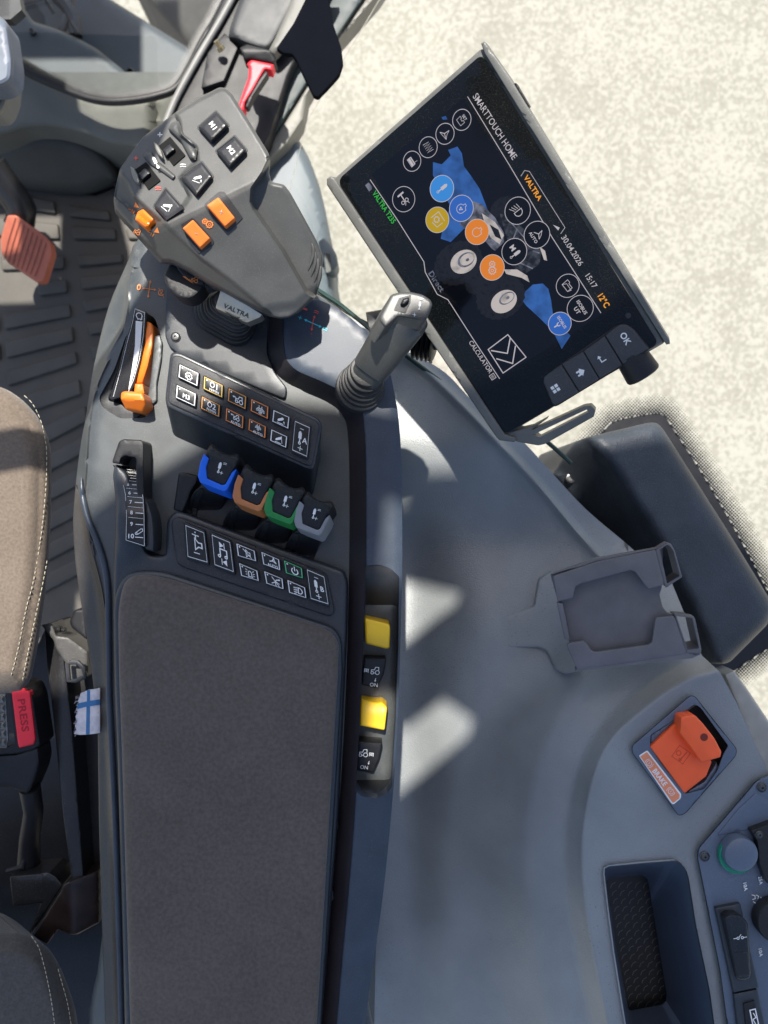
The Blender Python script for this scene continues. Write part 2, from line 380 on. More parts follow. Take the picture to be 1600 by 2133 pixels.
def keyicon(d, name, asp, k=.6, w=1.0, y=0, x=0):
    """icon drawn in a quad-mapped local square whose width/height aspect is asp"""
    m0 = d.m; d.m = lambda a, b, off: m0(x + a * k / asp, y + b * k, off)
    d.icon(name, w=w); d.m = m0

# ---------------------------------------------------------------- materials
def lin(h):
    h = h.lstrip('#'); c = [int(h[i:i + 2], 16) / 255 for i in (0, 2, 4)]
    return tuple(x / 12.92 if x <= .04045 else ((x + .055) / 1.055) ** 2.4 for x in c) + (1,)
_mat = {}
def mat(name, col, rough=.5, var=.12, scale=60, bump=.15, bscale=900, spec=.5, metal=0, dust=0, coat=0, emit=None, estr=0, stain=0, dustcol='#b5ac98', sheen=0, aniso=None):
    if name in _mat: return _mat[name]
    m = bpy.data.materials.new(name); m.use_nodes = True; n = m.node_tree.nodes; L = m.node_tree.links; b = n['Principled BSDF']
    c = lin(col) if isinstance(col, str) else tuple(col) + (1,)
    tc = n.new('ShaderNodeTexCoord')
    nz = n.new('ShaderNodeTexNoise'); nz.inputs['Scale'].default_value = scale; nz.inputs['Detail'].default_value = 5; L.new(tc.outputs['Object'], nz.inputs['Vector'])
    rp = n.new('ShaderNodeValToRGB'); rp.color_ramp.elements[0].position = .3; rp.color_ramp.elements[1].position = .7
    rp.color_ramp.elements[0].color = tuple(x * (1 - var) for x in c[:3]) + (1,); rp.color_ramp.elements[1].color = tuple(min(1, x * (1 + var)) for x in c[:3]) + (1,)
    L.new(nz.outputs[0], rp.inputs[0]); out = rp.outputs[0]
    if dust > 0:
        nw = n.new('ShaderNodeTexNoise'); nw.inputs['Scale'].default_value = 16; nw.inputs['Detail'].default_value = 4; nw.inputs['Distortion'].default_value = .6; L.new(tc.outputs['Object'], nw.inputs['Vector'])
        rw = n.new('ShaderNodeMapRange'); rw.inputs[1].default_value = .3; rw.inputs[2].default_value = .7; rw.inputs[3].default_value = .91; rw.inputs[4].default_value = 1.10; L.new(nw.outputs[0], rw.inputs[0])
        vm = n.new('ShaderNodeVectorMath'); vm.operation = 'SCALE'; L.new(out, vm.inputs[0]); L.new(rw.outputs[0], vm.inputs[3]); out = vm.outputs[0]
    def overlay(fac_socket, colr, prev):
        mx = n.new('ShaderNodeMix'); mx.data_type = 'RGBA'; L.new(fac_socket, mx.inputs[0]); L.new(prev, mx.inputs[6]); mx.inputs[7].default_value = colr; return mx.outputs[2]
    if dust > 0:
        n2 = n.new('ShaderNodeTexNoise'); n2.inputs['Scale'].default_value = 1700; n2.inputs['Detail'].default_value = 2; L.new(tc.outputs['Object'], n2.inputs['Vector'])
        n3 = n.new('ShaderNodeTexNoise'); n3.inputs['Scale'].default_value = 28; n3.inputs['Detail'].default_value = 6; L.new(tc.outputs['Object'], n3.inputs['Vector'])
        r2 = n.new('ShaderNodeMapRange'); r2.inputs[1].default_value = .58; r2.inputs[2].default_value = .74; L.new(n2.outputs[0], r2.inputs[0])
        r3 = n.new('ShaderNodeMapRange'); r3.inputs[1].default_value = .45; r3.inputs[2].default_value = .75; L.new(n3.outputs[0], r3.inputs[0])
        ad = n.new('ShaderNodeMath'); ad.operation = 'MULTIPLY_ADD'; L.new(r3.outputs[0], ad.inputs[0]); ad.inputs[1].default_value = .05
        mu = n.new('ShaderNodeMath'); mu.operation = 'MULTIPLY'; L.new(r2.outputs[0], mu.inputs[0]); L.new(n3.outputs[0], mu.inputs[1]); L.new(mu.outputs[0], ad.inputs[2])
        m2 = n.new('ShaderNodeMath'); m2.operation = 'MULTIPLY'; L.new(ad.outputs[0], m2.inputs[0]); m2.inputs[1].default_value = dust; m2.use_clamp = True
        out = overlay(m2.outputs[0], lin(dustcol), out)
    if stain > 0:
        v = n.new('ShaderNodeTexVoronoi'); v.inputs['Scale'].default_value = 330; L.new(tc.outputs['Object'], v.inputs['Vector'])
        v.inputs['Randomness'].default_value = 1
        n4 = n.new('ShaderNodeTexNoise'); n4.inputs['Scale'].default_value = 9; L.new(tc.outputs['Object'], n4.inputs['Vector'])
        r4 = n.new('ShaderNodeMapRange'); r4.inputs[1].default_value = .16; r4.inputs[2].default_value = .1; L.new(v.outputs['Distance'], r4.inputs[0])
        r5 = n.new('ShaderNodeMapRange'); r5.inputs[1].default_value = .42; r5.inputs[2].default_value = .62; L.new(n4.outputs[0], r5.inputs[0])
        mu = n.new('ShaderNodeMath'); mu.operation = 'MULTIPLY'; L.new(r4.outputs[0], mu.inputs[0]); L.new(r5.outputs[0], mu.inputs[1])
        m2 = n.new('ShaderNodeMath'); m2.operation = 'MULTIPLY'; L.new(mu.outputs[0], m2.inputs[0]); m2.inputs[1].default_value = stain
        out = overlay(m2.outputs[0], tuple(x * .3 for x in c[:3]) + (1,), out)
    L.new(out, b.inputs['Base Color'])
    rr = n.new('ShaderNodeMapRange'); rr.inputs[3].default_value = max(.02, rough - .07); rr.inputs[4].default_value = min(1, rough + .09); L.new(nz.outputs[0], rr.inputs[0]); L.new(rr.outputs[0], b.inputs['Roughness'])
    b.inputs['Specular IOR Level'].default_value = spec; b.inputs['Metallic'].default_value = metal; b.inputs['Coat Weight'].default_value = coat
    b.inputs['Coat Roughness'].default_value = .06
    if sheen: b.inputs['Sheen Weight'].default_value = sheen; b.inputs['Sheen Roughness'].default_value = .4
    if emit: b.inputs['Emission Color'].default_value = lin(emit); b.inputs['Emission Strength'].default_value = estr
    if bump > 0:
        nb = n.new('ShaderNodeTexNoise'); nb.inputs['Scale'].default_value = bscale; nb.inputs['Detail'].default_value = 3; L.new(tc.outputs['Object'], nb.inputs['Vector'])
        bp = n.new('ShaderNodeBump'); bp.inputs['Strength'].default_value = bump; bp.inputs['Distance'].default_value = .0006; L.new(nb.outputs[0], bp.inputs['Height']); L.new(bp.outputs[0], b.inputs['Normal'])
    _mat[name] = m; return m
M_con = mat('console plastic', (.022, .027, .034), .36, spec=.6, dust=.3, bump=.1, bscale=2200)  # slight blue in the base stands in for reflected sky
M_conl = mat('console shell plastic', (.062, .069, .071), .38, spec=.65, dust=.4, bump=.1, bscale=2200)
M_rail = mat('rail plastic', (.033, .046, .067), .4, dust=.2, spec=.55, bump=.1, bscale=1500)  # blue of the sky sheen is put into the base colour
M_blk = mat('black plastic', (.014, .014, .016), .45, spec=.35, dust=.15, bump=.2, bscale=1500)
M_gloss = mat('gloss black plastic', (.012, .012, .014), .22, dust=.1, bump=0)
M_dark = mat('dark recess plastic', (.02, .021, .023), .5, dust=.12)
M_rub = mat('keypad rubber', (.025, .026, .03), .55, dust=.3, bump=.3)
M_key = mat('key cap', (.014, .015, .018), .38, spec=.4, dust=.08, bump=.05)
M_joy = mat('joystick grey', (.062, .062, .058), .38, spec=.65, dust=.25, bump=.07, bscale=2600)
M_joyd = mat('joystick rubber', (.04, .041, .045), .45, dust=.25, bump=.3)
M_bel = mat('bellows rubber', (.025, .024, .023), .5, dust=.35, bump=.2)
M_wht = mat('white print', (.78, .78, .76), .5, bump=0)
M_orp = mat('orange print', (.85, .25, .05), .5, bump=0)
M_yep = mat('yellow print', (.8, .5, .08), .5, bump=0)
M_grp = mat('green print', (.08, .55, .2), .5, bump=0)
M_redp = mat('red print', (.75, .1, .07), .5, bump=0)
M_cyp = mat('cyan print', (.05, .6, .68), .5, bump=0)
M_or = mat('orange plastic', (.92, .2, .012), .38, bump=.05, var=.04)
M_orb = mat('orange key plastic', (.85, .2, .03), .42, bump=.05, var=.04, dust=.1)
M_ye = mat('yellow plastic', (.95, .56, .02), .42, bump=.08, var=.03)
M_bl = mat('blue plastic', (.01, .14, .75), .4, bump=.05, var=.04)
M_br = mat('copper plastic', (.48, .17, .055), .42, bump=.08, var=.1)
M_gn = mat('green plastic', (.02, .22, .05), .42, bump=.05)
M_wp = mat('white plastic', (.24, .24, .25), .42, bump=.05)
M_red = mat('red plastic', (.95, .035, .055), .42, bump=.1, var=.05)
M_brk = mat('brake lever plastic', (.95, .12, .025), .42, bump=.1, var=.05)
M_met = mat('brushed metal', (.42, .4, .37), .38, metal=.85, bump=.15)
M_steel = mat('screw steel', (.1, .1, .1), .4, metal=.7)
M_blkm = mat('black painted steel', (.015, .015, .017), .32, dust=.3)
# ---------------------------------------------------------------- armrest console
con = thing('armrest_console', 'long dark grey control armrest with keypads, coloured levers and a brown padded top', 'armrest', P(460, 1300, -420))
shell = [(268, 540), (283, 505), (330, 480), (520, 520), (640, 600), (700, 640), (745, 678), (788, 730), (812, 785), (826, 850), (832, 1000), (832, 1300), (818, 1600), (800, 1800), (765, 2020), (735, 2220), (222, 2220), (213, 1950), (206, 1700), (203, 1490), (184, 1350), (162, 1210), (153, 1110), (155, 1040), (166, 940), (180, 860), (196, 760), (226, 640)]
shell = spline(shell, 4, True)
slot_hole = rounded([(300, 652), (322, 660), (336, 700), (318, 800), (306, 870), (250, 872), (215, 850), (205, 830), (238, 770), (262, 700)], 10)
sh_ridge = [(286, 500), (273, 594), (264, 674), (228, 745), (200, 810), (186, 880), (180, 960), (176, 1050), (190, 1130), (215, 1230), (228, 1340), (232, 1500), (240, 1700), (248, 1950), (255, 2220)]
def shell_z(x, y):
    p = np.stack([np.atleast_1d(x), np.atleast_1d(y)], 1); d = segdist(p, sh_ridge, False)
    rx = np.interp(p[:, 1], [q[1] for q in sh_ridge], [q[0] for q in sh_ridge]); left = p[:, 0] < rx
    z = -38 + 0 * d
    return np.where(left, -38 - d * .55 - 22 * sstep(d / 14), z - 5 * (1 - sstep(d / 18)))
mb = surf(shell, shell_z, r=16, drop=14, bottom=-420, g=12, holes=[slot_hole], hole_z=-110, extra=[(spline(sh_ridge[1:], 4), (4, 9, 14))])
body = mk('shell', mb, M_conl, con)
mk('slider_well', surf(slot_hole, lambda x, y: -108 + 0 * x, depth=4, g=14), M_dark, con)

flk = [(153, 1110), (155, 1040), (158, 1010)] + [(q[0] - 2, q[1]) for q in spline(sh_ridge[7:], 4)] + [(222, 2220), (213, 1950), (206, 1700), (203, 1490), (184, 1350), (162, 1210)]
mk('side_panel', surf(spline(flk[:3], 3) + flk[3:], lambda x, y: np.ravel(shell_z(x, y)) + 2.5, r=3, drop=3, bottom=-300, g=8), mat('side panel brown', (.045, .04, .036), .4, dust=.3, bump=.2), con)
# left teardrop recess and side ridge
rdg = spline([p[:2] for p in d1((118, 380), (128, 520), (170, 710), (250, 910), (308, 1090), (338, 1300), (345, 1700), (350, 2200))], 6) + [(240, 1700), (250, 2000), (256, 2220)]
mk('side_ridge', tube([P(a, b, float(np.ravel(shell_z(a + 6, b))[0]) + 3) for a, b in rdg], [.0006 + .0016 * min(1, i / 8) for i in range(len(rdg))], 10), M_rail, con)
# armrest body with dial hump
abody = rounded([(348, 1085), (362, 1067), (378, 1066), (716, 1190, 8), (724, 1215), (722, 1320), (704, 1700), (664, 2220), (272, 2220), (260, 1800), (248, 1500), (236, 1280), (238, 1150), (242, 1050), (235, 990), (240, 964), (266, 985), (290, 1060), (303, 1150), (320, 1158), (345, 1157)], 9)
def ab_z(x, y):
    d = np.hypot(x - 262, (y - 1090) * .55); return 2 + 26 * np.exp(-(np.maximum(0, d - 12) / 26) ** 2) * (y < 1300)
mk('armrest_body', surf(abody, ab_z, r=9, drop=8, bottom=-45, g=11), M_con, con)
# front plate below the big joystick
plate = rounded([(350, 540), (500, 560), (562, 640), (556, 735), (572, 775), (598, 808), (594, 832), (372, 738), (352, 722), (344, 700), (347, 600)], 8)
mk('front_plate', surf(plate, flat(-27), r=3, drop=3, depth=10, g=22), M_con, con)
# inner ramp and right rail
rin = [(556, 620), (554, 690), (556, 740), (570, 772), (598, 797), (640, 817), (690, 842), (714, 866), (724, 900), (728, 1000), (727, 1200), (722, 1400), (712, 1600), (698, 1780), (678, 1980), (652, 2220)]
rmid = [(572, 620), (570, 690), (573, 738), (585, 764), (608, 784), (650, 803), (700, 828), (730, 853), (742, 890), (747, 1000), (747, 1200), (741, 1400), (730, 1600), (715, 1790), (695, 1990), (672, 2220)]
rout = [(588, 640), (586, 690), (589, 735), (599, 757), (620, 775), (662, 793), (712, 818), (742, 843), (755, 885), (759, 1000), (758, 1200), (751, 1400), (741, 1600), (728, 1790), (710, 1990), (690, 2220)]
A, B, Cc = spline(rin, 4), spline(rmid, 4), spline(rout, 4)
mk('inner_ramp', loft([[P(*p, -37) for p in A], [P(*p, -8) for p in B], [P(*p, 19) for p in Cc], [P(p[0] + 3, p[1] - 1, 24) for p in Cc]], closed=False, caps=(False, False)), mat('ramp plastic', (.035, .03, .034), .3, dust=.12, bump=.1), con, smooth=60)
rr_ = spline([(836 - 8, 852), (836, 950), (838, 1150), (834, 1350), (826, 1550), (813, 1720), (796, 1880), (776, 2020), (748, 2220)], 4)
rail = [(588, 645), (640, 626), (664, 624)] + spline([(700, 640), (745, 675), (790, 728), (815, 785)], 4) + rr_ + [(p[0] + 3, p[1]) for p in Cc[::-1]]
pocket = rounded([(761, 1178), (790, 1176), (815, 1185), (832, 1202), (830, 1350), (824, 1500), (816, 1640), (808, 1652), (785, 1663), (755, 1660), (740, 1648), (743, 1600), (748, 1480), (755, 1350), (761, 1250)], 5)
mk('right_rail', surf(rail, lambda x, y: 25 - .0006 * np.maximum(0, x - 740) ** 2, r=4, drop=4, bottom=-50, g=13, holes=[pocket], hole_z=-62), M_rail, con)
mk('switch_pocket', surf(pocket, lambda x, y: -60 + 80 * sstep((1300 - y) / 115) + 60 * sstep((y - 1600) / 60), depth=3, g=10), M_dark, con)
# joystick quadrant print on the plates
zpl, zsh, zrl = flat(-27), flat(-37), flat(25)
d = Dec(dirmap((311, 602), math.radians(8), zsh, 10))
for it in arrow((0, 0), (0, -1.9), .28, .16) + arrow((0, 0), (0, 1.9), .28, .16) + arrow((0, 0), (-1.5, 0), .28, .16) + arrow((0, 0), (1.5, 0), .28, .16):
    d.stroke(it[1], it[3]) if it[0] == 's' else d.poly(it[1])
d.text('0', -2.2, -.1, 1.2, True); d.stroke(circ(2.6, .4, .6, 12, 20, 300), .15); d.stroke([(2.2, 1.0), (2.9, .0)], .13); d.stroke([(1.9, -.5), (3.3, 1.4)], .1)
d.done('direction_mark', M_orp, con)
d = Dec(dirmap((651, 673), math.radians(24), zrl, 10))
for it in arrow((0, 0), (-1.9, 0), .3, .17) + arrow((0, 0), (2.1, 0), .3, .17) + plus(-2.8, 0, .4) + eqs(2.9, .1, .5):
    d.stroke(it[1], it[3]) if it[0] == 's' else d.poly(it[1])
d.done('direction_mark', M_cyp, con)
d = Dec(dirmap((651, 673), math.radians(24), zrl, 10), off=2)
for it in arrow((0, 0), (-.2, -1.7), .3, .17) + arrow((0, 0), (.5, 1.6), .3, .17) + plus(.7, 2.1, .3, .12) + eqs(-.2, -2.4, .5):
    d.stroke(it[1], it[3]) if it[0] == 's' else d.poly(it[1])
d.poly([(-3.4, -2.2), (-2.2, -2.3), (-2.1, -1.9), (-3.3, -1.8)])
d.done('direction_mark', M_redp, con)

# screw
def screw(x, y, z, r, parent, name='screw', head=None):
    mb = lathe(P(x, y, z), (0, 0, 1), [(-3, r * 1.2), (1, r * 1.2), (2, r * 1.0), (1, r * .98), (3.5, r * .8), (4, r * .5), (4, r * .3), (1, r * .26)], 22)
    s = mk(name, mb, M_steel, parent); return s
screw(366, 702, -26, 9, con)

# ---- keypads
def button(q, z, depth, r, parent, border, marks, led=True, mk_mat=None, name='button', plane=None, base=None):
    zf = plane or flat(z); keymat = base or M_key
    c = np.mean([p[:2] for p in q], 0); big = [tuple(c + (np.array(p[:2]) - c) * np.array([1.10, 1.12])) for p in q]
    b = mk(name, surf(rounded(big, 3.5, 3), zf, r=2.4, drop=2.6, depth=depth, g=12), keymat, parent)
    m = quadmap(q, zf); w_ = np.hypot(q[1][0] - q[0][0], q[1][1] - q[0][1]); h_ = np.hypot(q[3][0] - q[0][0], q[3][1] - q[0][1]); asp = w_ / h_
    lw = 2.1 / h_
    d = Dec(m, .5)
    ring = rounded([(-.93, -.92), (.93, -.92), (.93, .92), (-.93, .92)], .16, 4)
    d.stroke(ring, lw * 1.25, True)
    d.done('border_print', border, b)
    d = Dec(m, .9)
    if led: d.poly([(-.68 + -0 + .13 / asp * math.cos(t), -.62 + .13 * math.sin(t)) for t in np.linspace(0, 2 * math.pi, 12, endpoint=False)])
    for (n_, x, y, k) in marks:
        m0 = d.m; d.m = (lambda mm: lambda a, bb, off: mm(x + (a) * k / asp, y + bb * k, off))(m0)
        if n_.startswith('#'): d.text(n_[1:], 0, 0, 1.0, True)
        else: d.icon(n_, w=1.3, k=1.27)
        d.m = m0
    d.done('icon_print', mk_mat or M_wht, b)
    return b
padA = rounded(c7((125, 122), (190, 118), (1225, 612), (1250, 660), (1190, 985), (1150, 995), (100, 525), (85, 470)), 12)
mk('keypad_housing', surf([p[:2] for p in padA], flat(48), r=5, drop=5, bottom=-36, g=20, wall=Vector((-.12, -.62, -1))), M_con, con)
padA2 = rounded(c7((135, 150), (185, 140), (1210, 630), (1232, 665), (1176, 955), (1145, 965), (118, 500), (105, 470)), 10)
mk('keypad_panel', surf([p[:2] for p in padA2], flat(53), r=3, drop=4, depth=8, g=20), M_rub, con)
def q7(*p): return c7(*p)
U, V = np.array([141, 65.]), np.array([-10, 96.])
def par(tl, u, v): tl = np.array(tl, float); return c7(tuple(tl), tuple(tl + u), tuple(tl + u + v), tuple(tl + v))
zb = 63
KA = [((192, 208), (141, 66), (-9, 96), M_wht, [('gearM', .05, .12, .52)], True), ((172, 362), (142, 66), (-8, 92), M_wht, [('M3', .05, .12, .58)], True),
      ((374, 298), (138, 66), (-4, 92), M_yep, [('eng1', .1, .0, .75)], True), ((357, 446), (134, 64), (-6, 90), mat('amber print', (.8, .33, .06), .5, bump=0), [('eng2', .1, .0, .75)], True),
      ((556, 385), (131, 62), (-7, 95), mat('amber print', ''), [('tractor_arrow', .12, .08, .62)], True), ((538, 532), (128, 62), (-6, 92), M_orp, [('tractor_auto', .12, .08, .72)], True),
      ((724, 464), (126, 60), (-5, 90), M_orp, [('diff', .1, .12, .6)], True), ((708, 610), (124, 60), (-6, 86), M_orp, [('diff_auto', .1, .12, .75)], True),
      ((888, 546), (118, 54), (-9, 86), M_wht, [('lift', .0, .05, .58)], False), ((872, 690), (118, 54), (-9, 84), M_wht, [('lower', .0, .05, .58)], False),
      ((1046, 620), (113, 51), (-22, 230), M_wht, [('minus', 0, -.62, .1), ('cyl', -.15, -.02, .36), ('plus', 0, .62, .13), ('#A', .5, .02, .34)], False)]
for tl, u, v, bm_, mk_, led in KA: button(par(tl, np.array(u, float), np.array(v, float)), zb, 14, 2, con, bm_, mk_, led)
padB = rounded(c7((128, 1385), (150, 1345), (190, 1340), (1255, 1745), (1285, 1770), (1342, 2040), (1325, 2068), (1290, 2075), (215, 1712), (170, 1680)), 14)
mk('keypad_panel', surf([p[:2] for p in padB], lambda x, y: 12 + 0 * x, r=4, drop=5, depth=14, g=20), M_rub, con)
zb2 = 24
KB = [(c7((232, 1390), (375, 1450), (403, 1685), (250, 1640)), M_wht, [('plus', .0, -.55, .17), ('speaker', .05, .0, .3), ('minus', .0, .55, .14)], False),
      (c7((427, 1462), (568, 1522), (597, 1755), (450, 1700)), M_wht, [('skip', .0, -.5, .19), ('music', .0, .02, .3), ('skip', .1, .55, -.19)], False),
      (c7((612, 1535), (748, 1590), (760, 1668), (624, 1628)), M_wht, [('mute', .1, .1, .62)], True), (c7((632, 1680), (768, 1738), (780, 1815), (648, 1775)), M_wht, [('beacon', .1, .1, .6)], True),
      (c7((797, 1597), (930, 1655), (938, 1735), (812, 1690)), M_wht, [('steer_auto', .15, .08, .75)], True), (c7((818, 1740), (955, 1797), (963, 1875), (835, 1832)), M_wht, [('man', .15, .1, .66)], True),
      (c7((965, 1660), (1098, 1718), (1105, 1795), (980, 1755)), M_grp, [('power', .12, .1, .65)], True), (c7((990, 1805), (1122, 1862), (1132, 1942), (1003, 1900)), M_wht, [('worklamp', .15, .1, .66)], True),
      (c7((1132, 1720), (1265, 1778), (1298, 1993), (1162, 1950)), M_wht, [('minus', 0, -.62, .11), ('cyl', -.15, -.02, .36), ('plus', 0, .62, .14), ('#B', .5, .02, .34)], False)]
for q, bm_, mk_, led in KB: button(q, zb2, 14, 2, con, bm_, mk_, led)

# ---- four coloured levers
def lever(dx, dy, colm, k=1.0):
    T = lambda pts: c7(*[(330 + (x - 330) * k + dx, 870 + (y - 870) * k + dy) for x, y in pts])
    # stem: segmented arm running down into the slot
    stem = T([(395, 1060), (545, 1110), (560, 1135), (505, 1290), (468, 1400), (240, 1305), (262, 1220), (300, 1150), (350, 1110)])
    zs = lambda x, y: 40 - 75 * sstep((y - T([(0, 1080)])[0][1]) / 62)
    st = mk('stem', surf(rounded(stem, 4), zs, r=5, drop=6, depth=60, bottom=-60, g=7), M_blk, con)
    for a, b_ in ((1150, 0), (1215, -22), (1290, -45)):
        rib = T([(330 + b_, a - 20), (372 + b_, a - 12), (372 + b_ - 14, a + 62), (330 + b_ - 18, a + 45)])
        mk('stem_rib', surf(rounded(rib, 2), lambda x, y: zs(x, y) + 5, r=2, drop=3, depth=8, g=6), M_blk, st)
    cap = T([(420, 800), (448, 798), (478, 838), (520, 866), (570, 880), (615, 868), (636, 880), (638, 930), (612, 985), (545, 1120), (518, 1132), (352, 1070), (340, 1030), (358, 950), (380, 880)])
    x0, y0 = T([(500, 880)])[0]
    def zc(x, y):
        t = (y - y0) - .36 * (x - x0)
        return 92 + 14 * np.exp(-((t + 4) / 10) ** 2) - 0.25 * np.maximum(0, t - 12)
    cp = mk('lever_cap', surf(rounded(cap, 4), zc, r=8, drop=14, bottom=28, g=5, wall=Vector((.05, -.25, -1))), M_blk, con)
    U_ = T([(372, 872), (410, 906), (388, 972), (396, 1055), (512, 1105), (534, 1096), (580, 1010), (614, 982), (600, 1030), (546, 1138), (522, 1152), (345, 1085), (328, 1035), (345, 940)])
    mk('colour_clip', surf(rounded(U_, 2.5), lambda x, y: zc(x, y) + 3.5, r=2.2, drop=2.5, bottom=22, g=5, wall=Vector((.05, -.25, -1))), colm, cp)
    cx, cy = T([(487, 975)])[0]
    d = Dec(dirmap((cx, cy), math.radians(15), lambda x, y: zc(x, y), 12.5 * k), 1.0)
    d.icon('cyl', 0, 0, 1.0, 1.2)
    for it in plus(.55, .75, .28) + eqs(.75, -.85, .28):
        d.stroke(it[1], it[3]) if it[0] == 's' else d.poly(it[1])
    d.done('icon_print', M_wht, cp)
lever(0, 0, M_bl); lever(256, 152, M_br, .99); lever(489, 249, M_gn, .98); lever(712, 348, M_wp, .93)
guard = d1((930, 340), (985, 335), (1040, 355), (1090, 365), (1085, 420), (1030, 500), (985, 620), (960, 670), (885, 650))
mk('lever_guard', surf(rounded(guard, 4), lambda x, y: 5 - .1 * (y - 985), r=4, drop=6, bottom=-38, g=8), M_blk, con)
slotfl = c7((240, 1290), (470, 1080), (700, 1150), (1290, 1400), (1200, 1500), (1145, 1655), (500, 1430), (170, 1310))
mk('lever_slot', surf(rounded(slotfl, 3), flat(-34), r=0, depth=4, g=30), M_dark, con)

# ---- throttle slider
plt = rounded(c6((505, 462), (606, 505), (608, 560), (590, 750), (548, 960), (500, 1120), (470, 1170), (400, 1200), (320, 1222), (305, 1210), (380, 970), (430, 760), (478, 600)), 3)
mk('slider_scale', surf(plt, lambda x, y: -22 - .0008 * (y - 640) ** 1 * 10, r=1.5, drop=2, depth=25, g=12), M_gloss, con)
zsl = lambda x, y: -22 - .008 * (y - 640)
d = Dec(lambda a, b, off: P(a, b, float(zsl(a, b)) + off), .8)
edge = [p[:2] for p in c6((512, 480), (590, 512), (580, 700), (545, 900), (500, 1060), (455, 1160))]
d.stroke(edge, .9); d.stroke([p[:2] for p in c6((512, 480), (490, 600), (448, 755), (400, 960), (335, 1195))], .7)
d.poly([p[:2] for p in c6((518, 578), (572, 584), (556, 780), (520, 960), (470, 1120), (458, 1140), (488, 960), (512, 780))])
m0 = d.m; ex, ey = c6((548, 540))[0]; d.m = lambda a, b, off: P(ex + a * 8.2 + b * 1.5, ey + b * 8.2 - a * .5, zsl(ex, ey) + off); d.icon('engine', w=1.4, ang=math.radians(160)); d.m = m0
d.done('wedge_print', M_wht, con)
arc = rounded(c6((598, 572), (650, 600), (664, 650), (655, 790), (620, 950), (575, 1090), (512, 1092), (560, 930), (595, 760)), 4)
mk('slider_band', surf(arc, lambda x, y: -20 - 16 * np.abs((y - 730) / 80) ** 2, r=4, drop=6, depth=50, g=8), M_or, con)
mk('slider_stem', surf(rounded(c6((512, 1090), (576, 1090), (588, 1170), (505, 1165)), 2), flat(-25), r=2, drop=2, depth=60, g=9), M_or, con)
kn = rounded(c6((402, 1158), (440, 1150), (575, 1162), (608, 1262), (578, 1330), (440, 1302), (396, 1212)), 4)
mk('slider_knob', surf(kn, lambda x, y: 28 - 1.1 * np.maximum(0, (y - 832) - .05 * (x - 275)), r=5, drop=7, depth=45, g=4), M_or, con)
cres = rounded(c6((300, 960), (420, 760), (330, 1215), (400, 1240), (560, 1300), (480, 1420), (380, 1400), (260, 1320), (205, 1240), (215, 1180)), 6)
mk('quadrant_cover', surf(rounded(c6((430, 700), (478, 600), (430, 760), (380, 970), (300, 1225), (400, 1250), (450, 1300), (575, 1335), (470, 1412), (380, 1400), (280, 1340), (212, 1240), (215, 1190), (290, 1050)), 4), flat(-45), r=3, drop=3, depth=30, g=12), M_dark, con)
mk('quadrant_lip', surf(rounded(c6((672, 705), (715, 690), (735, 760), (725, 900), (690, 1090), (690, 1230), (615, 1290), (608, 1255), (640, 1050), (655, 900)), 4), lambda x, y: -30 + 0 * x, r=3, drop=3, depth=30, g=10), M_conl, con)

# ---- depth dial
br = rounded(d1((432, 78), (470, 58), (620, 66), (638, 90), (642, 560), (640, 960), (600, 800), (575, 400), (575, 215), (480, 195), (450, 215), (436, 265), (378, 258), (378, 235)), 4)
mk('dial_bracket', surf(br, lambda x, y: 20 + .0 * x, r=3, drop=4, bottom=-38, g=9), M_blk, con)
zdial = lambda x, y: 34 - .0042 * (y - 1090) ** 2 * (np.asarray(y) < 1090) - .0012 * (y - 1090) ** 2 * (np.asarray(y) >= 1090)
ds = rounded(d1((405, 280), (540, 290), (575, 340), (612, 430), (636, 540), (645, 700), (648, 960), (485, 905), (490, 700), (480, 520), (450, 380)), 1.5)
mk('dial_scale', surf(ds, zdial, r=1.2, drop=1.2, bottom=-10, g=6), M_gloss, con)
whl = rounded(d1((636, 525), (680, 590), (712, 690), (725, 800), (728, 920), (722, 1000), (650, 975), (648, 700)), 4)
mk('dial_wheel', surf(whl, lambda x, y: 24 - .004 * (y - 1100) ** 2 * .5, r=6, drop=10, bottom=-38, g=7), M_joyd, con)
d = Dec(lambda a, b, off: P(a, b, float(zdial(a, b)) + off), .8)
for n_, (x, y, h_, k) in {'3': (472, 335, 14, 1), '4': (490, 380, 17, 1), '5': (507, 436, 22, 1), '6': (520, 505, 26, 1), '7': (529, 582, 28, 1), '8': (536, 670, 30, 1), '9': (536, 765, 32, 1), '10': (533, 866, 36, 1)}.items():
    p = d1((x, y))[0]; d.text(n_, p[0], p[1], h_ / 4, True, wid=(11 if n_ == '10' else 5.4) * (.6 + .4 * h_ / 30))
    wl = 7 if int(n_) > 4 else 5; q0 = d1((x + 34, y + 3 + (6 if n_ == '10' else 0)))[0]; q1 = d1((min(634, x + 34 + 75), y + 8 + (6 if n_ == '10' else 0)))[0]
    d.stroke([q0, q1], 1.5 if int(n_) > 4 else 1.0)
for y, x0, x1 in ((305, 440, 560), (322, 450, 572), (355, 468, 588), (402, 482, 604), (467, 492, 620), (537, 500, 628), (620, 506, 634), (710, 510, 636)):
    d.stroke([d1((x0, y))[0], d1((x1, y + 12))[0]], .6)
d.stroke([p[:2] for p in d1((410, 285), (455, 380), (485, 520), (495, 700), (490, 900), (643, 948), (640, 700), (631, 540), (607, 430), (570, 340), (535, 295))], .8)
dp = d1((600, 832))[0]; d.stroke([(dp[0] + a, dp[1] + b) for a, b in [(-7, 1), (4, -6.5), (7, -6), (7.5, -2), (-3, 5), (-7, 5.5), (-8.5, 3)]], 1.2, True); d.stroke(circ(dp[0] - 5, dp[1] + 3, 1.5, 8), .8, True)
d.done('scale_print', M_wht, con)

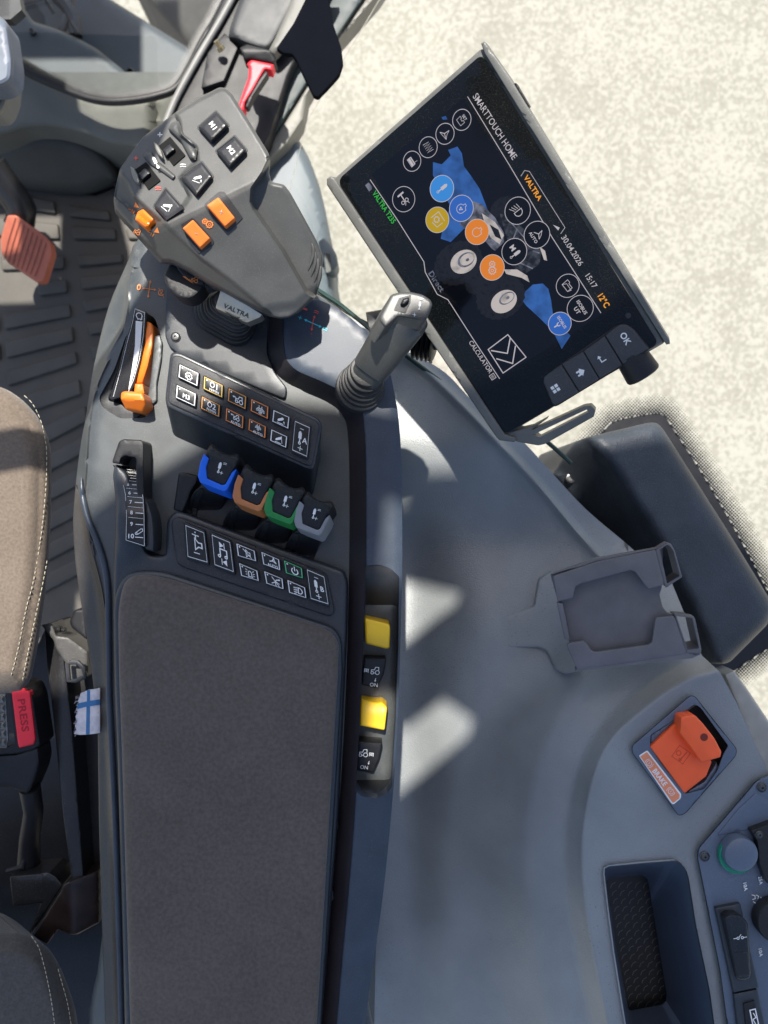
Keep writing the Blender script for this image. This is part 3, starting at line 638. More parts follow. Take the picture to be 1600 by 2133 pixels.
# ---- padded top
M_pad = mat('brown suede', (.118, .097, .085), .9, var=.16, scale=420, bump=.5, bscale=2600, spec=.15, sheen=.25, dust=.10)
rim = rounded([(236, 1245, 40), (262, 1192, 40), (330, 1186, 40), (640, 1288, 30), (712, 1312, 40), (714, 1400), (702, 1600), (684, 1900), (664, 2220), (262, 2220), (254, 1900), (246, 1600), (238, 1400)], 10, 9)
mk('pad_rim', surf(rim, flat(18), r=10, drop=9, depth=28, g=18), M_con, con)
pad = rounded([(246, 1262, 50), (262, 1200, 50), (320, 1196, 60), (610, 1288, 30), (706, 1318, 55), (704, 1400), (692, 1600), (674, 1900), (655, 2220), (274, 2220), (264, 1900), (255, 1600), (248, 1400)], 10, 9)
def padz(x, y):
    n_ = 1.5 * np.sin(x * .02 + 1.3) * np.sin(y * .011) ; return 36 + n_
mk('arm_pad', surf(pad, padz, r=26, drop=15, depth=14, g=13), M_pad, con)
# rectangular clip holes in the gap beside the pad
for (x, y) in ((692, 1718), (682, 1865), (668, 2022)):
    mk('clip', surf(rounded([(x - 10, y - 10), (x + 13, y - 9), (x + 12, y + 11), (x - 11, y + 10)], 1), flat(-25), r=1, drop=1, depth=12, g=10), M_gloss, con)
# ---- pocket switches
def yswitch(pts, base, up):
    x0 = min(p[0] for p in pts); y0 = np.mean([p[1] for p in pts])
    z = lambda x, y: 10 + (9 if up > 0 else -9) * (y0 - y) / 30.0 + 4 * np.cos((y - y0) / 30.0 * 2.2) + .12 * (x - 780)
    s = mk('switch_cap', surf(rounded(pts, 4), z, r=4, drop=6, depth=60, g=5), M_ye, con)
    bb = rounded(base, 2); mk('switch_base', surf(bb, flat(-42), r=2, drop=3, depth=15, g=12), M_blk, s)
yswitch(d3((290, 615), (480, 660), (489, 690), (485, 845), (460, 852), (300, 812)), d3((280, 600), (440, 640), (440, 900), (275, 890)), .6)
yswitch(d3((263, 1233), (385, 1262), (425, 1256), (466, 1300), (446, 1476), (255, 1440)), d3((265, 1170), (410, 1200), (405, 1545), (245, 1530)), -.5)
def rocker(pts, tc, order):
    z = lambda x, y: -2 - .25 * (y - tc[1])
    b = mk('rocker_switch', surf(rounded(pts, 3), z, r=3, drop=4, depth=40, g=8), M_blk, con)
    d = Dec(dirmap(tc, math.radians(6), z, 10), .8); s = 1 if order else -1
    d.icon('tractor', .55 * s, -.35, 1.0); d.icon('pto', -1.2 * s, -.15, .5, 1.4)
    d.text('ON', .55 * s * .6 + .3, 2.6, .75)
    for it in arrow((.9, 1.2), (.8, 2.0), .2, .12): d.stroke(it[1], it[3]) if it[0] == 's' else d.poly(it[1])
    d.done('icon_print', M_wht, b)
rocker(d3((290, 925), (455, 930), (455, 960), (438, 1050), (385, 1160), (268, 1125)), d3((350, 1030))[0][:2], True)
rocker(d3((245, 1563), (425, 1575), (424, 1600), (405, 1690), (360, 1803), (232, 1785)), d3((300, 1665))[0][:2], False)
# red reflector sticker strip on the console flank and the small flag tag under it
# ---------------------------------------------------------------- big drive joystick
joy = thing('joystick', 'large grey joystick with M1 and M2 keys and orange buttons standing on the armrest', 'joystick', P(480, 700, -25), 'joysticks on the armrest')
bq = c2((585, 1540), (600, 1500), (720, 1430), (900, 1450), (1005, 1590), (1000, 1680), (950, 1760), (895, 1785), (830, 1785), (640, 1675), (595, 1620))
bc = np.array(c2((860, 1530))[0]); mb = MB()
for i, (k, z, dp) in enumerate(((1, -12, 16), (.93, 2, 8), (.88, 18, 14), (.81, 30, 8), (.77, 44, 14), (.7, 56, 8), (.66, 68, 14), (.6, 95, 30))):
    sh = bc + np.array([(i * 1.2), -i * 3.2]); surf(rounded([tuple(sh + (np.array(p) - bc) * k) for p in bq], 10), flat(z), r=4, drop=5, depth=dp + 6, g=16, mb=mb)
mk('bellows', mb, M_bel, joy)
hp = Plane((450, 260, 262), (330, 520, 215), (620, 620, 150))
head = rounded(c2((760, 68), (800, 75), (840, 112), (960, 300), (1088, 510), (1099, 570), (1090, 640), (1106, 700), (1190, 718), (1232, 772), (1410, 1095), (1450, 1200), (1432, 1370), (1404, 1462), (1290, 1570), (1225, 1604), (1160, 1612), (1105, 1598), (960, 1530), (760, 1420), (680, 1378), (560, 1300), (440, 1240), (375, 1235), (240, 1080), (60, 880), (52, 820), (75, 700), (96, 612), (250, 400), (460, 240), (620, 140)), 5)
Rst = region(c2((1300, 500), (1088, 560), (1050, 640), (978, 745), (972, 830), (990, 880), (1180, 1150), (1340, 1430), (1402, 1470), (1600, 1500)), 9)
Lft = region(c2((0, 600), (98, 640), (150, 700), (190, 800), (300, 900), (460, 1040), (620, 1195), (850, 1370), (1110, 1585), (1100, 1800), (0, 1500)), 7)
Low = region(c2((440, 200), (490, 300), (500, 390), (600, 470), (612, 560), (500, 670), (560, 800), (505, 880), (400, 960), (300, 1000), (60, 800), (90, 620), (250, 400)), 7)
lineL = c2((98, 640), (300, 900), (620, 1195), (1110, 1585))
def hz(x, y):
    x = np.atleast_1d(np.asarray(x, float)); y = np.atleast_1d(np.asarray(y, float)); p = np.stack([x, y], 1)
    s_ = (x - 492) * .44 + (y - 395) * .9; z = 238 + .10 * np.minimum(s_, 0) - .34 * np.maximum(0, s_ - 12) - .17 * np.clip(s_, 0, 12) + .12 * ((x - 450) * .9 - (y - 400) * .44) * (1 / 1.6) - 30 * Rst(x, y) - 13 * Low(x, y)
    dl = segdist(p, lineL, False); z = z - Lft(x, y) * (5 + .75 * dl)
    dt = segdist(p, c2((1110, 1585), (1290, 1560), (1404, 1462)), False); z = z - 8 * (1 - sstep(dt / 26))
    return z
HP = mk('handle', surf(head, hz, r=8, drop=10, depth=70, g=3.1, extra=[(lineL, (2.5, 5)), (c2((1088, 560), (1050, 640), (978, 745), (972, 830), (990, 880), (1180, 1150), (1340, 1430), (1402, 1470)), (2.2, 4.4, 6.5))], wall=Vector((-.35, .3, -1))), M_joy, joy, smooth=50)
def onhead(up=0): return lambda x, y: hz(x, y) + up
M_void = mat('slot black', (.004, .004, .004), .7, bump=0, spec=.2)
# wheel slots, rollers and finger guards
for sl, ro, gd in (((355, 460, 430, 398, 532, 522, 452, 592), (376, 490, 428, 446, 468, 480, 400, 536), ((318, 430), (345, 450), (372, 490), (388, 545), (372, 540), (350, 520), (330, 480))),
                   ((192, 620, 270, 566, 366, 690, 285, 752), (214, 650, 262, 606, 304, 640, 240, 694), ((165, 595), (190, 610), (215, 655), (228, 700), (216, 712), (190, 690), (175, 650)))):
    q = c2(*[(sl[i], sl[i + 1]) for i in (0, 2, 4, 6)])
    s = mk('wheel_slot', surf(rounded(q, 2), onhead(2.5), r=0, depth=5, g=8), M_void, joy)
    q2 = rounded(c2(*[(ro[i], ro[i + 1]) for i in (0, 2, 4, 6)]), 4)
    mk('thumb_wheel', surf(q2, onhead(12), r=4, drop=6, depth=14, g=4), M_key, s)
    mk('finger_guard', surf(rounded(c2(*gd), 2), onhead(15), r=3, drop=7, depth=16, g=4), mat('guard plastic', (.2, .195, .17), .4, dust=.2), joy)
hump = c2((415, 348), (440, 305), (488, 292), (520, 380), (590, 440), (612, 480), (604, 560), (560, 545), (500, 430))
mk('finger_guard', surf(rounded(hump, 4), onhead(13), r=8, drop=10, depth=14, g=5), M_joy, joy)
mk('finger_guard', surf(rounded(c2((250, 530), (265, 500), (310, 500), (345, 560), (400, 600), (470, 660), (450, 690), (380, 640), (300, 590)), 4), onhead(6), r=6, drop=6, depth=10, g=5), M_joy, joy)
def key(pts, up, m_, marks=None, lab=None, r=5, name='button', bez=True, skirt=14):
    q = c2(*pts); c = np.mean(q, 0)
    if bez: mk('key_recess', surf(rounded([tuple(c + (np.array(p) - c) * 1.10) for p in q], 4), onhead(1.2), depth=4, g=10), M_dark, joy)
    b = mk(name, surf(rounded(q, 3.5), onhead(up), r=r, drop=r * 1.1, depth=skirt, g=4), m_, joy, lab)
    if marks: marks(b, c, up)
    return b
def mtext(t):
    def f(b, c, up):
        d = Dec(dirmap((c[0] - 1, c[1] - 2), math.radians(54), onhead(up), 1), .8); d.text(t, 0, 0, 10.5, True); d.done('lettering', M_wht, b)
    return f
def micon(n_, m_=None, a=0, k=9):
    def f(b, c, up):
        d = Dec(dirmap(tuple(c), math.radians(a), onhead(up), k), .8); d.icon(n_, w=1.0); d.done('icon_print', m_ or M_wht, b)
    return f
M_keyg = mat('gloss key', (.022, .022, .024), .28, dust=.12, bump=0)
key(((615, 335), (735, 228), (820, 322), (705, 435)), 16, M_keyg, mtext('M1'), r=7)
key(((735, 492), (860, 392), (942, 488), (826, 605)), 16, M_keyg, mtext('M2'), r=7)
key(((500, 668), (640, 565), (715, 662), (606, 795)), 14, M_keyg, micon('lift', a=20, k=10), r=6)
key(((320, 862), (400, 742), (520, 878), (405, 958)), 13, M_keyg, micon('lower', a=40, k=10), r=5)
M_grey = mat('grey print', (.4, .35, .3), .5, bump=0)
for q_ in (((655, 850), (755, 765), (792, 765), (915, 938), (895, 960), (820, 1030), (795, 1025), (710, 940)), ((500, 985), (580, 938), (610, 965), (722, 1092), (718, 1115), (622, 1180), (560, 1110))):
    mk('key_pocket', surf(rounded(c2(*q_), 3), onhead(1.6), r=0, depth=4, g=7), M_keyg if False else M_dark, joy)
key(((673, 858), (752, 802), (864, 943), (796, 1002)), 13, M_orb, micon('plus', M_grey, 10, 4.6), r=3, bez=False)
key(((512, 1010), (582, 952), (698, 1078), (630, 1142)), 13, M_orb, micon('minus', M_grey, 20, 4), r=3, bez=False)
key(((196, 955), (212, 900), (250, 880), (322, 948), (318, 970), (268, 1015)), 24, M_or, None, r=8, name='rocker', skirt=22)
d = Dec(lambda a, b, off: P(a, b, float(hz(a, b)[0]) + off), 1.2)
def px2(*p): return [q[:2] for q in c2(*p)]
d.poly(px2((200, 832), (188, 868), (222, 872))); d.poly(px2((345, 1002), (322, 1035), (358, 1042)))
for (x, y, t, h_) in ((182, 898, 'N', 8), (310, 1052, 'N', 8)):
    p = c2((x, y))[0]; d.text(t, p[0], p[1], 7, True, ang=math.radians(30))
d.stroke(px2((150, 880), (172, 888)), 1.2); d.stroke(px2((278, 1030), (300, 1040)), 1.2)
p = c2((210, 1030))[0]; m0 = d.m; d.m = lambda a, b, off: m0(p[0] + a * 8 * .8 - b * 8 * .5, p[1] + b * 8 * .8 + a * 8 * .5, off); d.icon('tractor', w=1.2)
p2 = c2((678, 975))[0]; d.m = lambda a, b, off: m0(p2[0] + a * 12, p2[1] + b * 12, off); d.icon('gears', w=1.0); d.m = m0
d.done('icon_print', M_orp, joy)
d = Dec(lambda a, b, off: P(a, b, float(hz(a, b)[0]) + off), 1.2)
for it in plus(*c2((362, 385))[0][:2], 5, .42): d.poly(it[1])
p = c2((335, 572))[0]; m0 = d.m; d.m = lambda a, b, off: m0(p[0] + a * 15 * .88 - b * 15 * .48, p[1] + b * 15 * .88 * 1 + a * 15 * .4, off); d.m = (lambda mm: lambda a, b, off: m0(p[0] + 14 * (a * .85 - b * -.45) * 1, p[1] + 14 * (b * .9 + a * -.4), off + 8))(m0); d.icon('cyl', w=1.4); d.m = m0
p = c2((516, 592))[0]
for it in eqs(p[0], p[1], 6, .3): d.stroke(it[1], it[3])
d.done('icon_print', M_wht, joy)
d = Dec(lambda a, b, off: P(a, b, float(hz(a, b)[0]) + off), 1.2)
for it in plus(*c2((202, 542))[0][:2], 4.6, .42): d.poly(it[1])
p = c2((350, 745))[0]
for it in eqs(p[0], p[1], 6, .3): d.stroke(it[1], it[3])
d.done('icon_print', M_redp, joy)
# palm ridges
for k in range(4):
    pts = [c2((1375 + 20 * k, 1110 + 50 * k))[0], c2((1385 + 14 * k, 1180 + 50 * k))[0], c2((1350 + 20 * k, 1290 + 40 * k))[0]]
    pts = spline([p[:2] for p in pts], 5); mk('grip_ridge', tube([P(a, b, float(hz(a, b)[0]) + .5) for a, b in pts], [.0003 + .0011 * math.sin(math.pi * i / (len(pts) - 1)) for i in range(len(pts))], 6), M_joy, joy)
# roller dial below the head
kb = rounded(c2((388, 1330), (400, 1290), (442, 1240), (560, 1290), (655, 1385), (640, 1420), (590, 1470), (540, 1484), (480, 1470), (410, 1410)), 10)
zk = lambda x, y: 112 + 0 * x
dl = mk('ratio_dial', surf(kb, zk, r=5, drop=6, depth=50, g=10), M_blk, joy)
kb2 = rounded(c2((470, 1240), (650, 1330), (655, 1386), (600, 1380), (530, 1340), (480, 1280)), 5)
mk('dial_face', surf(kb2, flat(122), r=2, drop=2, depth=12, g=10), M_key, dl)
d = Dec(lambda a, b, off: P(a, b, 122 + off), 1)
d.poly(px2((512, 1330), (530, 1328), (590, 1384))); p = c2((592, 1350))[0]; m0 = d.m
d.m = lambda a, b, off: m0(p[0] + a * 7.5 - b * 2, p[1] + b * 7.5 + a * 2.5, off); d.icon('tractor', w=1.3); d.m = m0
d.stroke(px2((556, 1350), (582, 1368)), 1.2)
d.done('icon_print', M_orp, dl)
# badge
bp_ = Plane(c2((780, 1410))[0] + (128,), c2((735, 1545))[0] + (92,), c2((940, 1640))[0] + (90,))
bdg = rounded(c2((770, 1412), (1045, 1585), (1030, 1605), (945, 1640), (735, 1545), (735, 1530)), 1.5)
bd = mk('badge', surf([q[:2] for q in bdg], bp_, r=1.5, drop=1.5, depth=30, g=14), M_met, joy)
d = Dec(dirmap(c2((872, 1560))[0][:2], math.radians(23), bp_, 1), .8); d.text('VALTRA', 0, 0, 9, True, wid=58); d.done('lettering', mat('engraved print', (.07, .065, .06), .6, bump=0), bd)

# ---------------------------------------------------------------- small joystick
sj = thing('joystick', 'small slim grey joystick leaning in front of the touch screen with a ribbed round boot', 'joystick', P(752, 800, 25), 'joysticks on the armrest')
mb = MB(); 
for i, (px, py, z, r, dp) in enumerate(((751, 806, 34, 50, 12), (754, 800, 42, 46, 10), (756, 793, 52, 43, 8), (759, 787, 60, 40, 12), (762, 779, 74, 37, 10), (766, 770, 86, 34, 14))):
    lathe(P(px, py, z), (.16, .12, 1), [(-dp - 6, r), (-3, r), (-1, r - 1), (0, r - 4), (0, 2)], 36, mb)
mk('bellows', mb, M_bel, sj)
ax0 = P(772, 770, 78); ax1 = P(853, 650, 205); ax = (ax1 - ax0).normalized()
side = Vector((.86, -.5, 0)); side = (side - ax * side.dot(ax)).normalized(); upv = side.cross(ax).normalized()
if upv.z < 0: upv = -upv
def jring(t, a, b, tilt=0, sh=0):
    c = ax0 + (ax1 - ax0) * t + side * sh * S; out = []
    for k in range(28):
        th = 2 * math.pi * k / 28; cu, su = math.cos(th), math.sin(th); e = .5
        x = math.copysign(abs(cu) ** e, cu) * a; y = math.copysign(abs(su) ** e, su) * b
        out.append(c + side * x * S + upv * y * S + ax * tilt * y * S)
    return out
rg = [jring(-.1, 31, 28), jring(0, 32, 29), jring(.06, 33, 29), jring(.075, 31, 27), jring(.09, 37, 32), jring(.3, 38, 33), jring(.6, 41, 34), jring(.85, 43, 34), jring(.92, 42, 32), jring(.96, 37, 27, 0)]
sh_ = mk('handle', loft(rg, closed=True), M_joy, sj, smooth=32)
tp = Plane(d2((1040, 150))[0] + (232,), d2((1330, 150))[0] + (238,), d2((1150, 320))[0] + (236,))
facet = rounded(d2((1045, 128), (1120, 108), (1215, 110), (1300, 130), (1365, 175), (1376, 215), (1335, 320), (1270, 330), (1100, 300), (1000, 390), (955, 330), (960, 290)), 6)
fc = mk('top_face', surf([q[:2] for q in facet], tp, r=5, drop=6, depth=44, g=6, wall=-ax), M_joy, sj)
slt = d2((1110, 155), (1205, 130), (1200, 190), (1160, 275), (1068, 250))
sm = mk('switch_slot', surf(rounded(slt, 1.5), tp.up(1.2), depth=3, g=9), M_dark, sj)
mk('rocker', surf(rounded(d2((1142, 160), (1190, 148), (1188, 180), (1150, 212), (1118, 205)), 2), tp.up(10), r=3, drop=5, depth=9, g=4), M_key, sm)
tpp = d2((1262, 215))[0]; d = Dec(dirmap(tpp[:2], math.radians(8), tp, 10), 1.2); d.icon('cyl', .3, 0, .95, 1.2)
for it in plus(-.5, 2.0, .38, .35) + eqs(.6, -1.4, .4): d.stroke(it[1], it[3]) if it[0] == 's' else d.poly(it[1])
d.done('icon_print', M_wht, sj)
# ---------------------------------------------------------------- touch screen terminal
TP = Plane((1005, 90, 257.5), (1395, 715, 186.8), (1045, 915, 19.4))
Q00, Q10, Q11, Q01 = [P(x, y, float(TP(x, y))) for x, y in ((1005, 90), (1395, 715), (1045, 915), (683, 372))]
TU = (Q10 - Q00).normalized(); TN = TP.n; TV = TN.cross(TU); 
if TV.dot(Q01 - Q00) < 0: TV = -TV
def tmap(px, k=1.0, up=0.0):
    o = P(px[0], px[1], float(TP(px[0], px[1])))
    return lambda a, b, off: o + (TU * a * k + TV * b * k + TN * (off + up)) * S
def tpx(up): q = TP.up(up); return lambda a, b, off: P(a, b, float(q(a, b))) + TN * off * S
def tsurf(ol, up, depth, **kw): return surf([p[:2] for p in ol], TP.up(up), depth=depth, wall=-TN, **kw)
tab = thing('touch_screen', 'large black touch screen terminal tilted over the gravel, showing a white tractor and round icons', 'touch screen', P(1040, 510, 60))
M_tab = mat('terminal frame', (.12, .12, .11), .4, dust=.25, bump=.2)
M_glass = mat('terminal glass', (.003, .004, .005), .06, var=.02, dust=.08, bump=0, spec=.3)
mk('housing', tsurf(rounded([(1012, 100), (1388, 712), (1045, 908), (692, 378)], 10), -9, 42, r=4, drop=4, g=30), M_tab, tab)
glass_ol = rounded([(1004, 112, 16), (1372, 716, 14), (1052, 906, 16), (702, 376, 18)], 14, 8)
mk('bezel', tsurf(rounded([(1007, 97, 14), (1384, 712, 10), (1047, 910, 14), (692, 376, 14)], 14, 8), -2, 9, r=3, drop=4, g=30), M_tab, tab)
gl = mk('glass', tsurf(glass_ol, 1.2, 5, r=1.5, drop=1, g=30), M_glass, tab)
# protruding side rails
mk('side_rail', tsurf(rounded([(1002, 90), (1010, 86), (1062, 160), (1395, 708), (1396, 716), (1388, 718), (1220, 452), (1010, 112)], 2), 8, 30, r=2.5, drop=3, g=16), M_tab, tab)
mk('side_rail', tsurf(rounded([(681, 372), (689, 367), (697, 372), (1052, 905), (1075, 912), (1072, 921), (1040, 917), (1030, 905), (860, 655), (681, 385)], 2), 7, 30, r=3, drop=4, g=16), M_tab, tab)
mk('port_cover', tsurf(rounded(c4((845, 245), (855, 243), (915, 345), (908, 352)), 1.5), 4, 18, r=1, drop=1, g=12), M_blk, tab)
# picture on the screen
SCR = lambda nm, c, e=.55: mat(nm, tuple(v * .06 for v in lin(c)[:3]), .1, var=0.01, bump=0, emit=c, estr=e, spec=.4)
S_w, S_bg = SCR('screen white', '#d8d2d8', .36), SCR('screen dark', '#080a12', .5)
S_o, S_b, S_y, S_g, S_bl, S_gr, S_bk, S_wh, S_dg = SCR('screen orange', '#e08028', .5), SCR('screen blue', '#2f60b4', .55), SCR('screen yellow', '#c2a014', .45), SCR('screen green', '#2f9a3a', .7), SCR('screen bright blue', '#3a88d4', .52), SCR('screen grey', '#6f7280', .6), SCR('screen black', '#060810', .6), SCR('screen pale', '#c0b8b4', .5), SCR('screen steel', '#3c4048', .6)
S_ic = SCR('screen icon black', '#07080e', .5)
S_ob = SCR('screen amber', '#d9902f', .7)
def mottle(m, c2_, sc=90, lo=.42, hi=.6):
    n = m.node_tree.nodes; L = m.node_tree.links; b = n['Principled BSDF']; tc = n.new('ShaderNodeTexCoord'); z = n.new('ShaderNodeTexNoise'); z.inputs['Scale'].default_value = sc; z.inputs['Detail'].default_value = 6
    L.new(tc.outputs['Object'], z.inputs['Vector']); r = n.new('ShaderNodeValToRGB'); r.color_ramp.elements[0].position = lo; r.color_ramp.elements[1].position = hi
    r.color_ramp.elements[0].color = lin(c2_); r.color_ramp.elements[1].color = tuple(b.inputs['Emission Color'].default_value); L.new(z.outputs[0], r.inputs[0]); L.new(r.outputs[0], b.inputs['Emission Color'])
S_b2 = SCR('screen field blue', '#3463ac', .5); mottle(S_b2, '#22406f', 120, .3, .62); mottle(S_dg, '#0c0e14', 260, .4, .6); mottle(S_gr, '#2a2c34', 240, .35, .6); mottle(S_bk, '#1b1c22', 420, .5, .75); mottle(S_wh, '#7d7876', 160, .25, .5)
pic = Dec(tpx(1.8), 0)
pic.poly([p for p in [(965, 204), (1255, 655), (1030, 795), (775, 362)]])
pnl = pic.done('display', S_bg, tab)
d = Dec(tpx(2.2), 0)
MI = dict(b=0, k=1, w=2, g=3, d=4)
d.poly([p[:2] for p in c4((480, 600), (520, 610), (560, 570), (548, 545), (590, 530), (610, 560), (620, 620), (650, 660), (690, 720), (740, 850), (760, 900), (700, 920), (620, 900), (560, 960), (515, 945), (530, 870), (560, 800), (480, 660))], 0)
d.poly([p[:2] for p in c4((518, 398), (538, 392), (545, 408), (525, 410))], 0)
d.poly([p[:2] for p in c5((870, 385), (930, 330), (975, 325), (1000, 350), (1012, 400), (1020, 460), (1040, 500), (1100, 560), (1060, 620), (1030, 560), (1000, 520), (960, 480), (900, 425))], 0)
def blob(cx, cy, rx, ry, ang, mi, n=30, jag=0):
    o = []
    for i in range(n):
        t = 2 * math.pi * i / n; k = 1 + (jag if i % 2 else 0); a, b = rx * k * math.cos(t), ry * k * math.sin(t)
        o.append((cx + a * math.cos(ang) - b * math.sin(ang), cy + a * math.sin(ang) + b * math.cos(ang)))
    d.poly(o, mi)
# tyres, body panels, rims
blob(955, 548, 52, 42, -.6, 1, 44, .05); blob(1043, 618, 52, 44, -.6, 1, 44, .05); blob(1055, 440, 34, 30, -.5, 1, 30, .05); blob(995, 590, 26, 22, -.5, 1, 30, .06)
d.poly([p[:2] for p in c4((640, 770), (700, 790), (760, 850), (800, 920), (800, 960), (760, 1000), (745, 990), (720, 960), (660, 930), (600, 880))], 3)
d.poly([p[:2] for p in c4((700, 830), (760, 870), (800, 930), (780, 970), (740, 940), (720, 900))], 2)
d.poly([p[:2] for p in c4((735, 880), (775, 905), (790, 950), (760, 935))], 1)
d.poly([p[:2] for p in c4((780, 830), (830, 850), (900, 910), (930, 960), (970, 1000), (960, 1060), (900, 1100), (850, 1085), (800, 1020), (815, 950))], 4)
d.poly([p[:2] for p in c4((960, 980), (985, 1000), (995, 1045), (980, 1040))], 2)
d.poly([p[:2] for p in c5((800, 262), (860, 262), (905, 290), (915, 320), (880, 300), (810, 282))], 2)
for (a, b, c_, e_) in ((830, 870, 900, 950), (860, 900, 820, 1000), (900, 960, 860, 1060), (930, 1000, 960, 1010), (840, 1040, 930, 1080)):
    d.stroke([p[:2] for p in c4((a, b), (c_, e_))], 2.5, mi=3)
blob(966, 545, 29, 23, -.6, 2); blob(971, 541, 19, 14, -.6, 3); blob(973, 540, 16, 11, -.6, 2); blob(974, 541, 4, 3, -.6, 3)
blob(1050, 628, 29, 22, -.6, 2); blob(1056, 621, 18, 11, -.6, 3); blob(1057, 621, 15, 9, -.6, 2); blob(1058, 620, 4, 3, -.6, 3)
pc = mk('tractor_picture', d.mb, [S_b2, S_bk, S_wh, S_gr, S_dg], pnl, smooth=180)
# header, footer and lines
d = Dec(tpx(2.6), 0)
d.stroke([(974, 201), (1062, 345), (1150, 494), (1252, 652)], 1.6)
d.stroke([(771, 374), (828, 458), (883, 545), (886, 567), (911, 613), (933, 624), (985, 705), (1041, 789)], 1.6)
d.stroke([(1085, 367), (1093, 355), (1103, 357), (1177, 474), (1168, 487)], 1.1)
qq = np.array([[1017, 728], [1058, 697], [1096, 744], [1048, 777]], float); d.stroke([tuple(a) for a in qq], 2.0, True)
d.poly([(1152, 468), (1166, 474), (1163, 480)]); 
d.stroke([(1023, 730), (1057, 736), (1063, 704)], 2.4); d.stroke([(1034, 747), (1068, 757), (1074, 720)], 2.4)
d.done('frame_line', S_w, pnl)
def ttext(t, p0, p1, h, m_, bold=False, name='lettering'):
    a = P(*p0, float(TP(*p0))); b = P(*p1, float(TP(*p1))); W = (b - a).length / S
    dd = Dec(tmap(p0, 1, 2.8), 0); vs, fs, w0 = glyphs(t, bold); o = dd.nxt()
    dd.mb.add([dd.m(x * W / w0, -y * h, o) for x, y in vs], fs); return dd.done(name, m_, pnl)
ttext('SMARTTOUCH HOME', (985, 202), (1066, 336), 11, S_w, False)
ttext('VALTRA', (1091, 370), (1121, 420), 8.8, S_ob, True)
ttext('30.04.2026', (1169, 495), (1205, 556), 9.8, S_w, False)
ttext('15:17', (1219, 575), (1236, 601), 9.8, S_w, False)
ttext('12°C', (1245, 617), (1262, 641), 10.5, S_ob, True)
ttext('VALTRA T235', (776, 403), (819, 466), 10, S_g, True)
ttext('Direct', (893, 570), (919, 609), 11, S_gr, True)
ttext('CALCULATOR', (977, 713), (1020, 778), 9, S_w, False)
dd = Dec(tmap((1027, 784), 1, 2.8), 0); dd.stroke([(-5, -5), (5, -5), (5, 5), (-5, 5)], 1.2, True)
for i in (-2.2, 0, 2.2):
    for j in (-1.8, .2, 2.2): dd.poly([(i - .7, j - .6), (i + .7, j - .6), (i + .7, j + .6), (i - .7, j + .6)])
dd.done('icon_print', S_w, pnl)
dd = Dec(tmap((770, 389), 1, 2.8), 0); dd.poly([(-7, -4), (4, -5), (7, -2), (7, 5), (-7, 5)]); dd.done('icon_print', S_gr, pnl)
def app(px, r, n_, fill=None, k=.6, pm=None):
    dd = Dec(tmap(px, 1, 3.0), 0); z0 = float(TP(*px)); R = r * (H - z0) / H * 1.06
    dd.poly(circ(0, 0, R, 32)); b = dd.done('app_icon', fill or S_bg, pnl) if False else mk('app_icon', dd.mb, [fill or S_bg, pm or S_w], tab, smooth=180)
    d2_ = Dec(tmap(px, 1, 3.4), 0); d2_.stroke(circ(0, 0, R, 36), 1.1, True); m0 = d2_.m; d2_.m = lambda a, c, off: m0(a * R, c * R, off)
    d2_.icon(n_, 0, 0, k * .95, .8); d2_.done('icon_print', pm or S_w, b)
for a in (((963, 250), 18.5, 'set', None, .68), ((928, 279), 18.5, 'steer', None, .62), ((893, 307), 18.5, 'spring', None, .6), ((859.5, 336), 18, 'radio', None, .55),
          ((842, 415), 23, 'axle', None, .6), ((921.5, 393), 24, 'cyl', S_bl, .6), ((912, 458), 23.5, 'field', S_y, .6), ((962, 434), 24, 'fan', S_b, .5),
          ((994.5, 483), 23.5, 'engine', S_o, .5), ((1079, 439), 25, 'worklamp', S_ic, .55), ((1119, 489), 25, 'steerA', S_ic, .62), ((1072, 524), 24.5, 'Mcyl', S_ic, .65),
          ((1026, 557), 24, 'gears', S_o, .55), ((1183, 595), 22, 'folder', S_ic, .55), ((1209, 642), 25, 'isout', S_ic, .75), ((1166.6, 673.6), 22, 'isow', S_b, .75)): app(*a)
# hard keys along the lower edge
kq = c5((990, 735), (1308, 512), (1348, 505), (1388, 530), (1462, 620), (1032, 882), (1018, 872), (974, 765))
mk('key_cluster', tsurf(rounded(kq, 10), 3.5, 5, r=1.5, drop=2, g=20), M_blk, tab)
def kk(pts, n_, txt=None):
    q = c5(*pts); c = np.mean(q, 0); b = mk('hard_key', tsurf(rounded([tuple(c + (np.array(p) - c) * .97) for p in q], 3), 9, 8, r=2, drop=2.5, g=9), M_joyd, tab)
    dd = Dec(tmap((c[0], c[1]), 1, 9.2), .6)
    if txt: dd.text(txt, 0, 0, 11, True)
    else: m0 = dd.m; dd.m = lambda a, c_, off: m0(a * 9, c_ * 9, off); dd.icon(n_)
    dd.done('icon_print', M_wht, b)
kk(((978, 745), (1060, 688), (1140, 815), (1034, 876), (1018, 868), (976, 770)), 'tiles'); kk(((1060, 688), (1157, 630), (1230, 755), (1140, 815)), 'home')
kk(((1157, 630), (1254, 560), (1335, 692), (1230, 755)), 'back'); kk(((1254, 560), (1315, 513), (1348, 508), (1385, 530), (1455, 618), (1335, 692)), None, 'OK')
mk('light_sensor', surf(circ(1309, 657, 6, 16), TP.up(2.2), depth=2, g=5), M_dark, tab)
# rotary knob under the edge
kc = P(1322, 757, float(TP(1322, 757))) - TN * 20 * S
mk('rotary_knob', lathe(kc - TU * 6 * S, TU, [(-10, 30), (34, 33), (38, 31), (40, 26), (40, 2)], 40), M_blk, tab)
